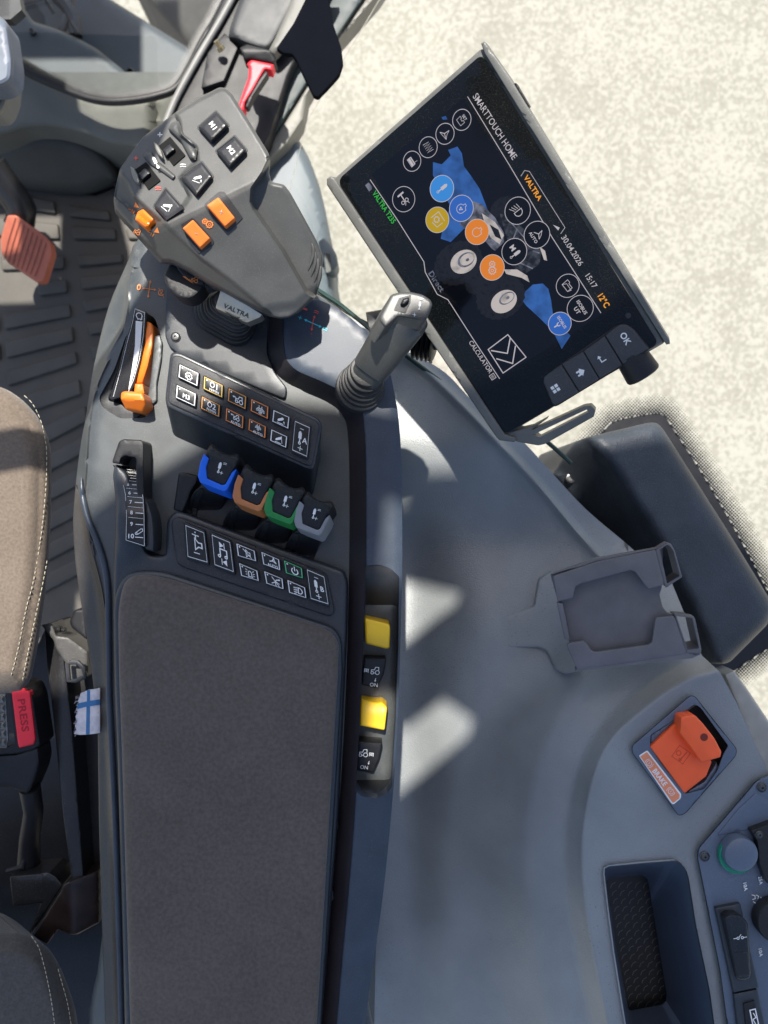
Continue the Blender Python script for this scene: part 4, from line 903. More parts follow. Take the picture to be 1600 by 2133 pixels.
# grab handle
def wire(pts, up): return [P(a, b, float(TP.up(up)(a, b))) for a, b in pts]
hd = rounded(c5((840, 1015), (880, 1035), (960, 1050), (985, 1045), (1205, 920), (1210, 895), (1190, 876), (1165, 880), (960, 1000), (880, 1000)), 4)
hole = rounded(c5((900, 985), (930, 968), (1165, 880), (1185, 885), (1180, 905), (960, 1020), (905, 1010)), 2)
mk('grab_handle', tsurf(rounded(c5((800, 1000), (838, 1030), (870, 1040), (955, 1055), (985, 1048), (1205, 925), (1212, 895), (1192, 874), (1160, 878), (925, 985), (1000, 930), (930, 968), (860, 985)), 3), -4, 22, r=3, drop=3, g=10, holes=[rounded(c5((930, 1005), (960, 1018), (1180, 905), (1172, 893), (945, 1000)), 1)]), M_tab, tab)
# arm carrying the terminal
arm = tube([P(770, 690, -150), P(820, 680, -150), P(880, 700, -130), P(930, 690, -90), P(960, 660, 10)], [.014, .014, .012, .012, .012], 16)
for i in range(5): lathe(P(868 + i * 9, 706 + i * 3, -120 + 3 * i), (1, -.25, .2), [(-3, 40 - i), (0, 46 - i), (3, 40 - i)], 24, arm)
ar = mk('screen_arm', arm, M_blk, None); recentre(ar); top(ar, 'black ribbed swivel arm joining the touch screen to the armrest', 'bracket')
# ---------------------------------------------------------------- side console over the fender
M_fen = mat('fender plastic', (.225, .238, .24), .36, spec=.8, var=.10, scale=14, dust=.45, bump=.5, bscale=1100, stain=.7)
M_fen2 = mat('side panel plastic', (.085, .11, .155), .34, spec=.8, var=.05, scale=20, dust=.3, bump=.25, bscale=1600)  # base tinted blue to carry the sky reflection
fen = thing('side_console', 'large bluish grey moulded side console beside the armrest with an orange brake lever', 'console', P(1150, 1500, -330))
fo = spline([(700, 650), (742, 668), (800, 712), (870, 742), (930, 778), (985, 835), (1040, 872), (1095, 925), (1150, 985), (1220, 1060), (1300, 1128)], 4)[0:] + [(1400, 1215), (1462, 1365), (1500, 1400), (1535, 1465), (1568, 1540), (1600, 1610), (1680, 1720), (1680, 2240), (640, 2240), (660, 1600), (660, 1000)]
ridge = spline([(1640, 1300), (1505, 1392), (1430, 1418), (1340, 1480), (1262, 1560), (1224, 1680), (1215, 1800), (1232, 1950), (1268, 2133), (1300, 2300)], 4)
RP = [(q[0], q[1]) for q in ridge] + [(1900, 2300), (1900, 1200)]
ledge = spline([(700, 690), (800, 745), (860, 752), (950, 832), (1040, 925), (1120, 1010), (1205, 1112), (1260, 1170)], 4)
def fz(x, y):
    x = np.atleast_1d(np.asarray(x, float)); y = np.atleast_1d(np.asarray(y, float)); p = np.stack([x, y], 1)
    dr = segdist(p, ridge, False); ins = inside(p, RP)
    # valley between the armrest and the raised right panel
    val = -72 - 34 * sstep(dr / 45) - 120 * sstep(dr / 270) - .28 * np.maximum(0, dr - 120)
    z = np.where(ins, -62 - 4 * (1 - sstep(dr / 12)), val + 6 * (1 - sstep(dr / 10))) + 5 * np.exp(-(dr / 9.0) ** 2)
    # front part bulges over the wheel and turns down at its outer edge
    dl = segdist(p, ledge, False); lp = [(q[0], q[1]) for q in ledge] + [(1500, 1000), (1500, 500), (700, 500)]
    out = inside(p, lp)
    z = np.where(out, z - 3 - 10 * sstep(dl / 16) - .25 * dl, z - 3 - 9 * sstep(dl / 22)) + 5 * np.exp(-(dl / 6.0) ** 2)
    z = z - 30 * np.exp(-((x - 860) / 60) ** 2) * (y > 1000) * sstep((y - 1000) / 200)
    z = z + 130 * sstep((1150 - y) / 250) * (1 - .4 * sstep((x - 1000) / 200))
    z = z + 26 * np.exp(-(((x - 1010) / 90) ** 2 + ((y - 1290) / 140) ** 2)) + 24 * np.exp(-(((x - 1080) / 60) ** 2 + ((y - 1480) / 90) ** 2)) * 0
    return z
bin_h = rounded([(1257, 1802, 12), (1412, 1790, 22), (1430, 1812, 22), (1447, 1922), (1476, 2060), (1500, 2240), (1316, 2240), (1277, 1972)], 6)
brk_h = rounded(d5((635, 260), (720, 195), (800, 138), (840, 165), (1010, 400), (980, 450), (940, 560), (860, 670), (740, 700), (590, 510), (520, 400), (525, 330)), 4)
mk('shell', surf(fo, fz, r=0, bottom=-900, g=13, holes=[bin_h, brk_h], hole_z=-66, extra=[(ledge, (3, 7, 12, 18)), (ridge, (4, 9, 15))]), M_fen, fen, smooth=60)
# storage bin
fl = rounded([(1258, 1816, 3), (1340, 1813, 6), (1350, 1824, 6), (1392, 2085, 6), (1386, 2098, 6), (1300, 2112, 3), (1280, 1975, 2)], 4)
def ringz(pts, z, n=80):
    q = resample(pts, 2.0); N = len(q); return [P(*q[int(i * N / n)], z) for i in range(n)]
def anchored(ol, c, z, n=88):
    out = []; q = resample(ol, 1.2); an = [math.atan2((b - c[1]) * .5, a - c[0]) for a, b in q]
    for i in range(n):
        t = -math.pi + 2 * math.pi * i / n; j = min(range(len(q)), key=lambda k: abs((an[k] - t + math.pi) % (2 * math.pi) - math.pi)); out.append(P(*q[j], z))
    return out
fl2 = rounded([(1262, 1830, 3), (1338, 1822, 6), (1350, 1832, 6), (1390, 2078, 6), (1384, 2092, 6), (1310, 2106, 3), (1284, 1975, 2)], 4)
zb0 = [P(*p, -64) for p in resample(bin_h, 9)]
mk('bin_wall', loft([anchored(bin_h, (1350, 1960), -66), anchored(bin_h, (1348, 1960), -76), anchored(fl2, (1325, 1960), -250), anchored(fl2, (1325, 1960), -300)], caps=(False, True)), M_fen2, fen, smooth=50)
d = Dec(lambda a, b, off: P(a, b, -290 + off), 0)
for j in range(16):
    for i in range(5):
        x0, y0 = 1272 + i * 17 + j * 2.6, 1842 + j * 16.5; d.stroke([(x0, y0 + 8), (x0 + 3, y0), (x0 + 10, y0 - 4)], .9)
mat_in = surf([p[:2] for p in fl], flat(-291), r=0, depth=6, g=14)
bm_ = mk('bin_mat', mat_in, M_dark, fen); d.done('hex_ribs', mat('rib plastic', (.2, .2, .2), .35, bump=0), bm_)
mk('bin_rim', tube([P(*p, -67) for p in [(1318, 2230), (1300, 2120), (1278, 1980), (1266, 1890), (1258, 1820), (1259, 1808), (1268, 1803), (1340, 1796), (1405, 1791)]] , .0006, 6), M_fen, fen)
# brake lever unit
bz = rounded(d5((770, 88), (800, 92), (1060, 420), (1055, 460), (740, 820), (700, 835), (410, 440), (410, 400)), 6)
seam = Dec(lambda a, b, off: P(a, b, -61 + off), .6); seam.stroke(bz, 1.8, True); seam.done('bezel_seam', M_blk, fen)
mk('brake_bezel', surf([p[:2] for p in bz], flat(-59.5), r=2.5, drop=2, depth=3, g=16, holes=[brk_h], hole_z=-62), M_fen2, fen)
mk('lever_pocket', surf(brk_h, lambda x, y: -120 + 0 * x, depth=3, g=14), M_dark, fen)
mk('pocket_wall', surf(rounded(d5((525, 330), (635, 260), (720, 195), (728, 205), (600, 320), (525, 400)), 3), flat(-64), r=3, drop=5, depth=50, g=8), M_fen2, fen)
mk('pocket_wall', surf(rounded(d5((740, 690), (860, 620), (935, 500), (946, 540), (900, 640), (820, 690), (765, 700)), 3), flat(-66), r=3, drop=5, depth=50, g=8), M_fen2, fen)
lv = rounded(d5((520, 405), (712, 222), (790, 300), (905, 500), (870, 590), (735, 695)), 2)
lz = lambda x, y: -52 - .0016 * ((x - 1420) ** 2 + (y - 1580) ** 2) ** 1 * .5
BL = mk('brake_lever', surf(lv, lz, r=3, drop=4, depth=40, g=7), M_brk, fen, 'orange brake lever with a raised grip')
gp = rounded(d5((712, 222), (740, 212), (800, 208), (850, 260), (920, 350), (965, 435), (958, 470), (890, 490), (840, 500), (760, 390), (706, 320)), 2.5)
gpz = lambda x, y: -24 - .16 * np.abs((x - 1455) * .75 - (y - 1545) * .6)
mk('lever_grip', surf(gp, gpz, r=3, drop=4, depth=36, g=6), M_brk, BL)
mk('grip_hole', surf(circ(*d5((858, 346))[0][:2], 8, 18), lambda x, y: gpz(x, y) + .6, depth=2, g=4), mat('lever hole', (.16, .015, .004), .6, bump=0), BL)
p = d5((715, 455))[0]; d = Dec(dirmap(p[:2], math.radians(35), lambda x, y: lz(x, y), 14), .5); d.stroke([(-1, -1), (1, -1), (1, 1), (-1, 1)], .07, True); d.stroke(circ(-.45, 0, .35, 12), .1, True); d.stroke([(.3, .8), (.5, -.8)], .12); d.stroke(circ(.3, .7, .2, 8), .08, True)
d.done('lever_mark', mat('embossed mark', (.5, .05, .012), .45, bump=0), BL)
st = rounded(d5((452, 462), (505, 428), (716, 700), (712, 728), (668, 765), (655, 760)), 3)
lbl = mk('brake_label', surf([q[:2] for q in st], flat(-57.5), r=.5, drop=.5, depth=1.5, g=18), M_wht, fen, 'orange and white label reading BRAKE')
st2 = rounded(d5((460, 466), (502, 438), (706, 704), (704, 726), (668, 754), (660, 752)), 2)
mk('label_field', surf([q[:2] for q in st2], flat(-57.2), r=0, depth=.3, g=18), mat('label orange', (.78, .26, .12), .5, bump=0), lbl)
cpt = d5((583, 596))[0]; ang = math.atan2(272, 208); d = Dec(dirmap(cpt[:2], ang, flat(-57), 1), .6); d.text('BRAKE', 0, 0, 10.5, True, wid=40)
for sx in (-37, 37):
    d.stroke(circ(sx, 0, 5.5, 14), 1.1, True); d.text('!' if False else 'I', sx, 0, 5, True)
    for s2 in (-1, 1): d.stroke(circ(sx, 0, 8.6, 8, -45 + (180 if s2 < 0 else 0), 45 + (180 if s2 < 0 else 0)), 1.1)
d.done('lettering', M_wht, lbl)
# switch panel bottom right
pn = rounded([(1640, 1600), (1575, 1627, 10), (1565, 1640, 5), (1455, 1768, 8), (1454, 1790, 4), (1458, 1808, 4), (1500, 2020), (1530, 2240), (1700, 2240), (1700, 1600)], 4)
sm_ = Dec(lambda a, b, off: P(a, b, -61.5 + off), .9); sm_.stroke([(x, y) for x, y in pn if x < 1620], 3.2); sm_.done('panel_seam', M_blk, fen)
mk('switch_panel', surf(pn, flat(-59.5), r=3, drop=3, depth=3, g=20), M_fen2, fen)
screw(1468, 1784, -58, 9, fen); screw(1587, 1640, -58, 9, fen)
mk('panel_step', surf(rounded(e4((640, 370), (740, 430), (900, 440), (900, 620), (600, 650), (340, 700), (500, 500)), 6), flat(-57.5), r=2, drop=2, depth=3, g=16), M_fen2, fen)
k0 = P(*e4((470, 850))[0][:2], -56)
kn_ = mk('round_socket_cap', lathe(P(*e4((530, 845))[0][:2], -34), (.0, 0, 1), [(-24, 37), (-5, 37), (0, 35), (3, 28), (4, 2)], 40), M_fen2, fen)
mk('green_ring', lathe(P(*e4((495, 848))[0][:2], -50), (0, 0, 1), [(-8, 39), (3, 39), (4, 37.5), (3, 30)], 40), mat('green translucent plastic', (.01, .22, .13), .25, bump=0), kn_)
sq = mk('socket_block', surf(rounded(e4((600, 660), (760, 600), (900, 600), (900, 1080), (720, 1060), (665, 900), (650, 740)), 4), flat(-38), r=3, drop=3, depth=25, g=14), M_blk, fen)
screw(*e4((665, 690))[0][:2], -36, 7, fen)
mk('lighter_socket', lathe(P(1622, 1922, -30), (0, 0, 1), [(-26, 45), (-4, 45), (0, 42), (1, 2)], 36), M_blk, fen)
d = Dec(lambda a, b, off: P(a, b, -56.5 + off), 0)
for t, x, y in (('25A', 676, 1040), ('10A', 560, 1088), ('10A', 676, 1590)):
    p = e4((x, y))[0]; d.text(t, p[0], p[1], 7, True, wid=17, ang=math.radians(80))
for a in ([(608, 1150), (632, 1155), (635, 1180), (612, 1185)], [(640, 1150), (660, 1160), (655, 1180)], [(618, 1200), (640, 1215)], [(675, 1165), (690, 1185), (700, 1205)]): d.stroke([p[:2] for p in e4(*a)], 1.3)
d.done('lettering', M_wht, fen)
rb = rounded(e4((330, 1250), (520, 1215), (660, 1855), (470, 1895)), 2)
mk('switch_frame', surf([q[:2] for q in rb], flat(-48), r=2, drop=3, depth=14, g=14), M_con, fen)
rq = rounded(e4((395, 1325), (440, 1298), (500, 1300), (560, 1340), (578, 1370), (605, 1760), (590, 1795), (520, 1808), (490, 1790)), 5)
rk = mk('rocker_switch', surf([q[:2] for q in rq], lambda x, y: -22 - .10 * (y - 1900), r=4, drop=6, depth=24, g=6), M_gloss, fen)
mk('rocker_inset', surf(rounded(e4((470, 1590), (575, 1580), (595, 1750), (585, 1770), (500, 1775)), 3), lambda x, y: -21 - .10 * (y - 1900), r=2, drop=2, depth=3, g=6), M_key, rk)
p = e4((520, 1478))[0]; d = Dec(dirmap(p[:2], math.radians(-8), lambda x, y: -21 - .10 * (y - 1900), 10), .8); d.stroke([(-1.4, 0), (-.7, 0)], .15); d.stroke(circ(-.45, 0, .25, 8), .14, True); d.stroke(circ(.45, 0, .25, 8), .14, True); d.stroke([(.7, 0), (1.4, 0)], .15); d.stroke([(-.2, -.2), (.3, -.7)], .14)
d.done('icon_print', M_wht, rk)
mk('socket_frame', surf(rounded(e4((470, 1905), (650, 1870), (740, 2300), (520, 2300)), 2), flat(-48), r=2, drop=3, depth=14, g=14), M_con, fen)
us = mk('usb_socket', surf(rounded(e4((545, 1980), (630, 1955), (680, 2200), (570, 2200)), 2), flat(-44), r=1.5, drop=2, depth=8, g=14), M_blk, fen)
d = Dec(lambda a, b, off: P(a, b, -43 + off), 0); d.stroke([q[:2] for q in e4((594, 2030), (635, 2020), (665, 2160), (622, 2170))], 2.4, True); d.stroke([q[:2] for q in e4((620, 2050), (640, 2085), (618, 2100), (640, 2140))], 2); d.done('icon_print', M_wht, us)

# ---------------------------------------------------------------- phone holder
M_hol = mat('holder plastic', (.12, .115, .122), .38, spec=.6, dust=.22, bump=.15, bscale=1500)
ph = thing('phone_holder', 'empty grey plastic phone holder clipped over the side console edge', 'phone holder', P(1290, 1270, -110))
HPl = Plane(d4((390, 1000))[0] + (-62,), d4((1060, 830))[0] + (-10,), d4((530, 1550))[0] + (-52,))
def hs(ol, up, depth, **kw): return surf([q[:2] for q in ol], HPl.up(up), depth=depth, wall=-HPl.n, **kw)
mk('back_plate', hs(rounded(d4((390, 1000), (975, 862), (1020, 845), (1010, 1080), (998, 1115), (1015, 1185), (1040, 1215), (1075, 1225), (1150, 1440), (540, 1540)), 4), -26, 10, r=2, drop=2, g=16), M_hol, ph)
def strip(ol, up, depth, r=2): return mk('side_clamp', hs(rounded(ol, 3), up, depth, r=r, drop=r, g=12), M_hol, ph)
strip(d4((405, 1012), (650, 930), (975, 865), (1022, 1050), (1015, 1065), (940, 1085), (925, 1075), (862, 990), (835, 980), (560, 1055), (530, 1072), (515, 1135), (430, 1155)), 4, 9)
strip(d4((490, 1385), (575, 1372), (590, 1385), (620, 1428), (645, 1435), (935, 1395), (955, 1380), (975, 1245), (1075, 1235), (1085, 1250), (1148, 1440), (1120, 1450), (540, 1535), (480, 1400)), 4, 9)
# side walls and square tube ends
mk('side_wall', hs(rounded(d4((395, 1005), (660, 925), (980, 862), (1035, 828), (1040, 823), (985, 858), (650, 915)), 1), 4, 38, r=0, g=12), M_hol, ph)
mk('side_wall', hs(rounded(d4((530, 1545), (1180, 1470), (1225, 1448), (1215, 1440), (1145, 1440), (535, 1530)), 1), 2, 38, r=0, g=12), M_hol, ph)
def tubeend(o, hole, up):
    mk('tube_end', surf([q[:2] for q in rounded(o, 3)], HPl.up(up), depth=26, wall=-HPl.n, r=1, drop=1, g=10, holes=[[q[:2] for q in rounded(hole, 2)]], hole_z=-90), M_hol, ph)
tubeend(d4((975, 865), (1040, 825), (1062, 835), (1082, 870), (1124, 1018), (1075, 1050), (1035, 1080), (1022, 1050)), d4((998, 868), (1040, 838), (1060, 850), (1076, 875), (1112, 1012), (1040, 1055)), 2)
tubeend(d4((1078, 1222), (1185, 1235), (1195, 1250), (1230, 1420), (1225, 1450), (1200, 1458), (1148, 1442)), d4((1092, 1236), (1180, 1246), (1218, 1415), (1155, 1425)), 2)
mk('mount_foot', surf([q[:2] for q in rounded(d4((100, 1258, 1), (300, 1180), (328, 1030), (400, 985), (420, 1000), (540, 1545), (470, 1557), (420, 1535), (370, 1430), (330, 1408), (90, 1412, 1)), 6)], lambda x, y: fz(x, y) - 2 + 3 * sstep((x - 1040) / 30) + .3 * np.maximum(0, x - 1075), r=3, drop=4, depth=60, g=9), M_fen, ph)
mk('bottom_stop', hs(rounded(d4((425, 1160), (460, 1165), (500, 1370), (470, 1365)), 3), 2, 20, r=2, drop=2, g=8), M_hol, ph)

# ---------------------------------------------------------------- cargo: black speaker-like housing behind, rear window with dotted edge
M_box = mat('black textured housing', (.028, .034, .043), .45, spec=.5, var=.25, scale=40, dust=.55, bump=.6, bscale=700, dustcol='#7c8c9c')
bx = thing('air_duct_housing', 'big black textured housing against the lower corner of the window behind the phone holder', 'housing', P(1400, 1150, -760))
bo = rounded(d4((395, 460), (480, 320), (530, 265), (600, 240), (940, 160), (985, 162), (1020, 200), (1400, 800), (1640, 1190), (1600, 1280), (1380, 1500), (1240, 1500), (1100, 1300), (900, 1050)), 12)
top_l = d4((620, 250), (760, 420), (870, 600), (1000, 800), (1180, 1150), (1290, 1420))
TL_ = region([q[:2] for q in top_l] + [(1400, 1700), (900, 1500), (900, 800)], 26)
def bz_(x, y):
    x = np.atleast_1d(np.asarray(x, float)); y = np.atleast_1d(np.asarray(y, float)); p = np.stack([x, y], 1)
    d_ = segdist(p, [q[:2] for q in top_l], False); return -330 - TL_(x, y) * (18 + 1.9 * np.minimum(d_, 95)) - (1 - TL_(x, y)) * .22 * d_
mk('shell', surf([q[:2] for q in bo], bz_, r=26, drop=36, bottom=-900, g=10), M_box, bx, smooth=60)
sc = d4((503, 470))[0]; mk('bolt', lathe(P(sc[0], sc[1], float(bz_(*sc[:2])[0]) + 2), (0, 0, 1), [(-6, 14), (3, 13), (4, 9), (0, 7), (0, 1)], 20), M_steel, bx)
# window pane with black edge and fading dots
win = thing('side_window', 'large clear side window with black dotted edge over the gravel', 'window', P(1400, 900, -900))
M_pane = bpy.data.materials.new('window glass'); M_pane.use_nodes = True; n_ = M_pane.node_tree.nodes; l_ = M_pane.node_tree.links; n_.remove(n_['Principled BSDF'])
tr_ = n_.new('ShaderNodeBsdfTransparent'); gs_ = n_.new('ShaderNodeBsdfGlossy'); gs_.inputs['Roughness'].default_value = 0.0; mx_ = n_.new('ShaderNodeMixShader'); lw_ = n_.new('ShaderNodeFresnel'); lw_.inputs[0].default_value = 1.3
tr_.inputs[0].default_value = (.95, .98, .96, 1); l_.new(lw_.outputs[0], mx_.inputs[0]); l_.new(tr_.outputs[0], mx_.inputs[1]); l_.new(gs_.outputs[0], mx_.inputs[2]); l_.new(mx_.outputs[0], n_['Material Output'].inputs[0])
ZW = -905
M_frit = mat('black frit', (.006, .006, .007), .3, bump=0)
fr_out = spline([d4(p)[0][:2] for p in ((600, 330), (690, 205), (760, 150), (960, 112), (1020, 122), (1060, 175), (1250, 470), (1430, 780), (1600, 1100), (1720, 1330), (1560, 1440), (1330, 1600), (1280, 1660))], 5)
pane = [(1050, 830), (1180, 700), (700, 700), (560, 560), (640, 250), (860, -120), (1900, -120), (1900, 1900), (1530, 1900), (1450, 1560)]
mk('glass_pane', surf(pane, lambda x, y: ZW - 8 - .12 * (y + 120), depth=9, g=120), M_pane, win)
mk('frit_band', surf(fr_out + [(1460, 1700), (1380, 1560), (1300, 1300), (1120, 1080), (1150, 980)], flat(ZW), depth=1.5, g=30), M_frit, win)
dm = Dec(lambda a, b, off: P(a, b, ZW + off * .1), 0); o_ = dm.nxt(); gs = 7.2; W_px = 44
pp = []; base_pt = np.array([1180, 820.])
for i in range(-90, 150):
    for j in range(-90, 200):
        pp.append((1100 + i * gs + (gs / 2 if j % 2 else 0), 760 + j * gs * .5))
pp = np.array(pp); dd_ = segdist(pp, fr_out, False); ins_ = inside(pp, fr_out + [(1460, 1700), (1300, 1500), (1150, 980)])
kp = (~ins_) & (dd_ < W_px) & (pp[:, 0] < 1640) & (pp[:, 1] < 1640) & (pp[:, 1] > 820)
vs = []; fs = []
for (a, b), q in zip(pp[kp], dd_[kp]):
    r = 3.1 * (1 - q / W_px) ** .55
    if r < .5: continue
    # inside the roofs' shadow the dots are hidden by the console anyway
    o0 = len(vs); vs += [P(a + r * math.cos(t), b + r * math.sin(t), ZW) for t in (0.3, 1.35, 2.4, 3.44, 4.49, 5.54)]; fs.append(list(range(o0, o0 + 6))[::-1])
dm.mb.add(vs, fs); dm.done('frit_dots', M_frit, win)
# ---------------------------------------------------------------- seat, buckle, suspension
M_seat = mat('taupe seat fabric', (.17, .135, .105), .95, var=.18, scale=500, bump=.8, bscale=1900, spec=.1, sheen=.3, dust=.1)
M_thr = mat('stitching thread', (.55, .5, .38), .8, bump=0)
seat = thing('seat_cushion', 'taupe fabric seat cushion with pale double stitching beside the armrest', 'seat', P(0, 1150, -420))
so_ = spline([(-300, 780), (-60, 796), (0, 806), (40, 828), (74, 862), (95, 898), (106, 940), (107, 1000), (105, 1100), (98, 1200), (87, 1290), (74, 1370), (56, 1428), (0, 1448), (-300, 1450)], 5, False)
def sz(x, y):
    x = np.atleast_1d(np.asarray(x, float)); y = np.atleast_1d(np.asarray(y, float)); d = segdist(np.stack([x, y], 1), so_, True)
    return -130 - 34 * (1 - sstep(d / 55)) - 4 * np.exp(-((d - 24) / 2.2) ** 2)
mk('cushion', surf(so_, sz, r=20, drop=34, depth=200, g=7, wall=Vector((-.8, 0, -1))), M_seat, seat, smooth=180)
def stitches(pts, z, parent, L=6.5, gap=4.2, r=.00028):
    q = resample(spline([p[:2] for p in pts], 8), 1.0)[:-1]; q = [p for p in q]; mb = MB(); acc = 0; i = 0
    while i + int(L) < len(q) * .995:
        a, b = q[i], q[min(len(q) - 1, i + int(L))]
        if math.hypot(a[0] - b[0], a[1] - b[1]) < L * 2:
            za, zb_ = float(np.ravel(z(a[0], a[1]))[0]), float(np.ravel(z(b[0], b[1]))[0]); m_ = ((a[0] + b[0]) / 2, (a[1] + b[1]) / 2)
            tube([P(*a, za + .1), P(*m_, (za + zb_) / 2 + 1.2), P(*b, zb_ + .1)], [r * .7, r, r * .7], 5, mb)
        i += int(L + gap)
    return mk('stitching', mb, M_thr, parent)
def openline(pts):
    s_ = spline([p[:2] for p in pts], 8); return s_
def stitch_open(pts, z, parent, L=6.0, gap=4.0, r=.0003):
    s_ = spline([p[:2] for p in pts], 10); q = []; 
    for a, b in zip(s_[:-1], s_[1:]):
        n = max(1, int(math.hypot(b[0] - a[0], b[1] - a[1]))); q += [(a[0] + (b[0] - a[0]) * k / n, a[1] + (b[1] - a[1]) * k / n) for k in range(n)]
    mb = MB(); i = 0
    while i + int(L) < len(q):
        a, b = q[i], q[i + int(L)]; za, zb_ = float(np.ravel(z(*a))[0]), float(np.ravel(z(*b))[0])
        tube([P(*a, za), P((a[0] + b[0]) / 2, (a[1] + b[1]) / 2, (za + zb_) / 2 + 1.2), P(*b, zb_)], [r * .7, r, r * .7], 5, mb); i += int(L + gap)
    return mk('stitching', mb, M_thr, parent)
stitch_open(d6((150, 130), (200, 180), (250, 280), (275, 380), (288, 480), (285, 650), (270, 850), (245, 1050), (205, 1280), (160, 1450), (110, 1700), (60, 1890)), lambda x, y: sz(x, y) + 1, seat)
stitch_open(d6((290, 1150), (262, 1300), (235, 1420), (180, 1680), (138, 1890)), lambda x, y: sz(x, y) + 1, seat)
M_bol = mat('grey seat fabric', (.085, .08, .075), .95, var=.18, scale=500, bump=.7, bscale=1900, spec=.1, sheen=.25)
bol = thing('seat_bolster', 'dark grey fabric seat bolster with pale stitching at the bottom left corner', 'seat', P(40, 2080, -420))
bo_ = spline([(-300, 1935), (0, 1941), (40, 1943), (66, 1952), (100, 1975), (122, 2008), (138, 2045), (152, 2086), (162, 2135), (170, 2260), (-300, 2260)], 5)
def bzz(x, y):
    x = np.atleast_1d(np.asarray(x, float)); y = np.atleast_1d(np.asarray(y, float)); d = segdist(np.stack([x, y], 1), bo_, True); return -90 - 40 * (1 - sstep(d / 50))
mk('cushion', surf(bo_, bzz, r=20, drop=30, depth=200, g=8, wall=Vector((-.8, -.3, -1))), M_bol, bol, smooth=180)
stitch_open(d7((190, 1600), (235, 1670), (262, 1760), (290, 1880), (312, 2000), (330, 2133), (345, 2250)), lambda x, y: bzz(x, y) + 1, bol, 6, 3)
stitch_open(d7((352, 1800), (380, 1900), (410, 2010), (430, 2133), (445, 2250)), lambda x, y: bzz(x, y) + 1, bol, 6, 3)

bk = thing('seatbelt_buckle', 'black seat belt buckle with a red PRESS button', 'buckle', P(40, 1500, -260))
zk_ = Plane((0, 1430, -175), (80, 1430, -190), (30, 1560, -200))
mk('buckle_housing', surf(rounded(d7((-150, 110), (0, 88), (118, 74), (160, 82), (185, 108), (205, 160), (248, 440), (215, 472), (100, 495), (0, 502), (-150, 510)), 5), zk_, r=5, drop=6, depth=70, g=9, holes=[rounded(d7((-60, 130), (25, 120), (60, 150), (92, 440), (20, 468), (-60, 470)), 3)], hole_z=-225), M_blk, bk)
rbt = mk('release_button', surf(rounded(d7((68, 100), (150, 94), (160, 112), (182, 116), (216, 405), (205, 438), (118, 460), (110, 440)), 2.5), zk_.up(7), r=3, drop=4, depth=14, g=7), M_red, bk)
cb = d7((142, 262))[0]; d = Dec(dirmap(cb[:2], math.radians(82), zk_.up(7), 1), .6); d.text('PRESS', 0, 0, 15, True, wid=68); d.done('lettering', mat('embossed red', (.42, .01, .02), .5, bump=0), rbt)
mb = surf(d7((-60, 130), (30, 120), (48, 400), (40, 460), (-60, 470)), zk_.up(-9), depth=6, g=20)
for i in range(6):
    for j in range(2):
        c_ = d7((-18 + 28 * j + i * 2, 165 + i * 52))[0]; h_ = 5.2; pz = float(zk_(*c_[:2])) - 6
        mb.add([P(c_[0] - h_, c_[1] - h_ * 1.5, pz), P(c_[0] + h_, c_[1] - h_ * 1.5, pz), P(c_[0] + h_, c_[1] + h_ * 1.5, pz), P(c_[0] - h_, c_[1] + h_ * 1.5, pz), P(c_[0], c_[1], pz + 9)], [[0, 4, 1], [1, 4, 2], [2, 4, 3], [3, 4, 0]])
mk('latch_grip', mb, mat('grip grey', (.3, .3, .28), .4, metal=.3, bump=.1), bk)
mk('buckle_boot', surf(rounded(d7((-150, 500), (0, 500), (100, 495), (235, 455), (246, 540), (230, 610), (185, 720), (165, 740), (60, 700), (-150, 690)), 6), lambda x, y: -205 - .35 * (y - 1570), r=8, drop=12, depth=60, g=9), M_blk, bk)
mk('buckle_stalk', tube([P(62, 1640, -260), P(70, 1690, -290), P(62, 1745, -330), P(60, 1800, -360)], [.008, .0075, .008, .009], 14), M_blk, bk)
mk('cable', tube([P(15, 1815, -330), P(48, 1805, -325), P(54, 1775, -330), P(50, 1745, -320), P(70, 1720, -310)], .0022, 8), M_blk, bk)

sus = thing('seat_suspension', 'black painted steel seat frame rails in the dark gap beside the armrest', 'frame', P(140, 1600, -900))
mk('base_plate', surf([(-300, 1380), (60, 1380), (95, 1310), (260, 1300), (330, 1500), (330, 2260), (-300, 2260)], flat(-620), depth=20, g=60), M_blkm, sus)
mk('side_rail', surf(rounded([(92, 1300), (112, 1298), (128, 1330), (150, 1500), (165, 1700), (176, 1840), (162, 1858), (150, 1832), (132, 1700), (112, 1500), (98, 1380)], 2), lambda x, y: -250 - .25 * np.abs(x - 130), r=3, drop=4, depth=120, g=14), M_blkm, sus)
mk('side_rail', surf(rounded([(140, 1330), (205, 1330), (232, 1500), (240, 1860), (200, 1870), (160, 1700)], 2), flat(-330), r=3, drop=4, depth=120, g=18), M_blkm, sus)
mk('cross_brace', surf(rounded(d7((60, 1240), (300, 1215), (340, 1240), (380, 1290), (190, 1590), (170, 1600), (250, 1400), (80, 1420)), 2), flat(-300), r=3, drop=4, depth=80, g=16), M_blkm, sus)
mk('hinge_plate', surf(rounded(d7((385, 1290), (420, 1270), (600, 1200), (600, 1520), (470, 1590), (430, 1590), (350, 1560), (285, 1650), (200, 1600), (370, 1330)), 3), lambda x, y: -240 - .5 * np.abs(x - 145), r=3, drop=5, depth=60, g=12), mat('worn rusty steel', (.02, .012, .01), .35, dust=.4, var=.5, dustcol='#5a2f1c'), sus)
lit_ = rounded(d6((255, 1545), (320, 1530), (350, 1610), (425, 1620), (545, 1710), (545, 1860), (480, 1900), (425, 1895), (410, 1790), (345, 1690), (330, 1640)), 3)
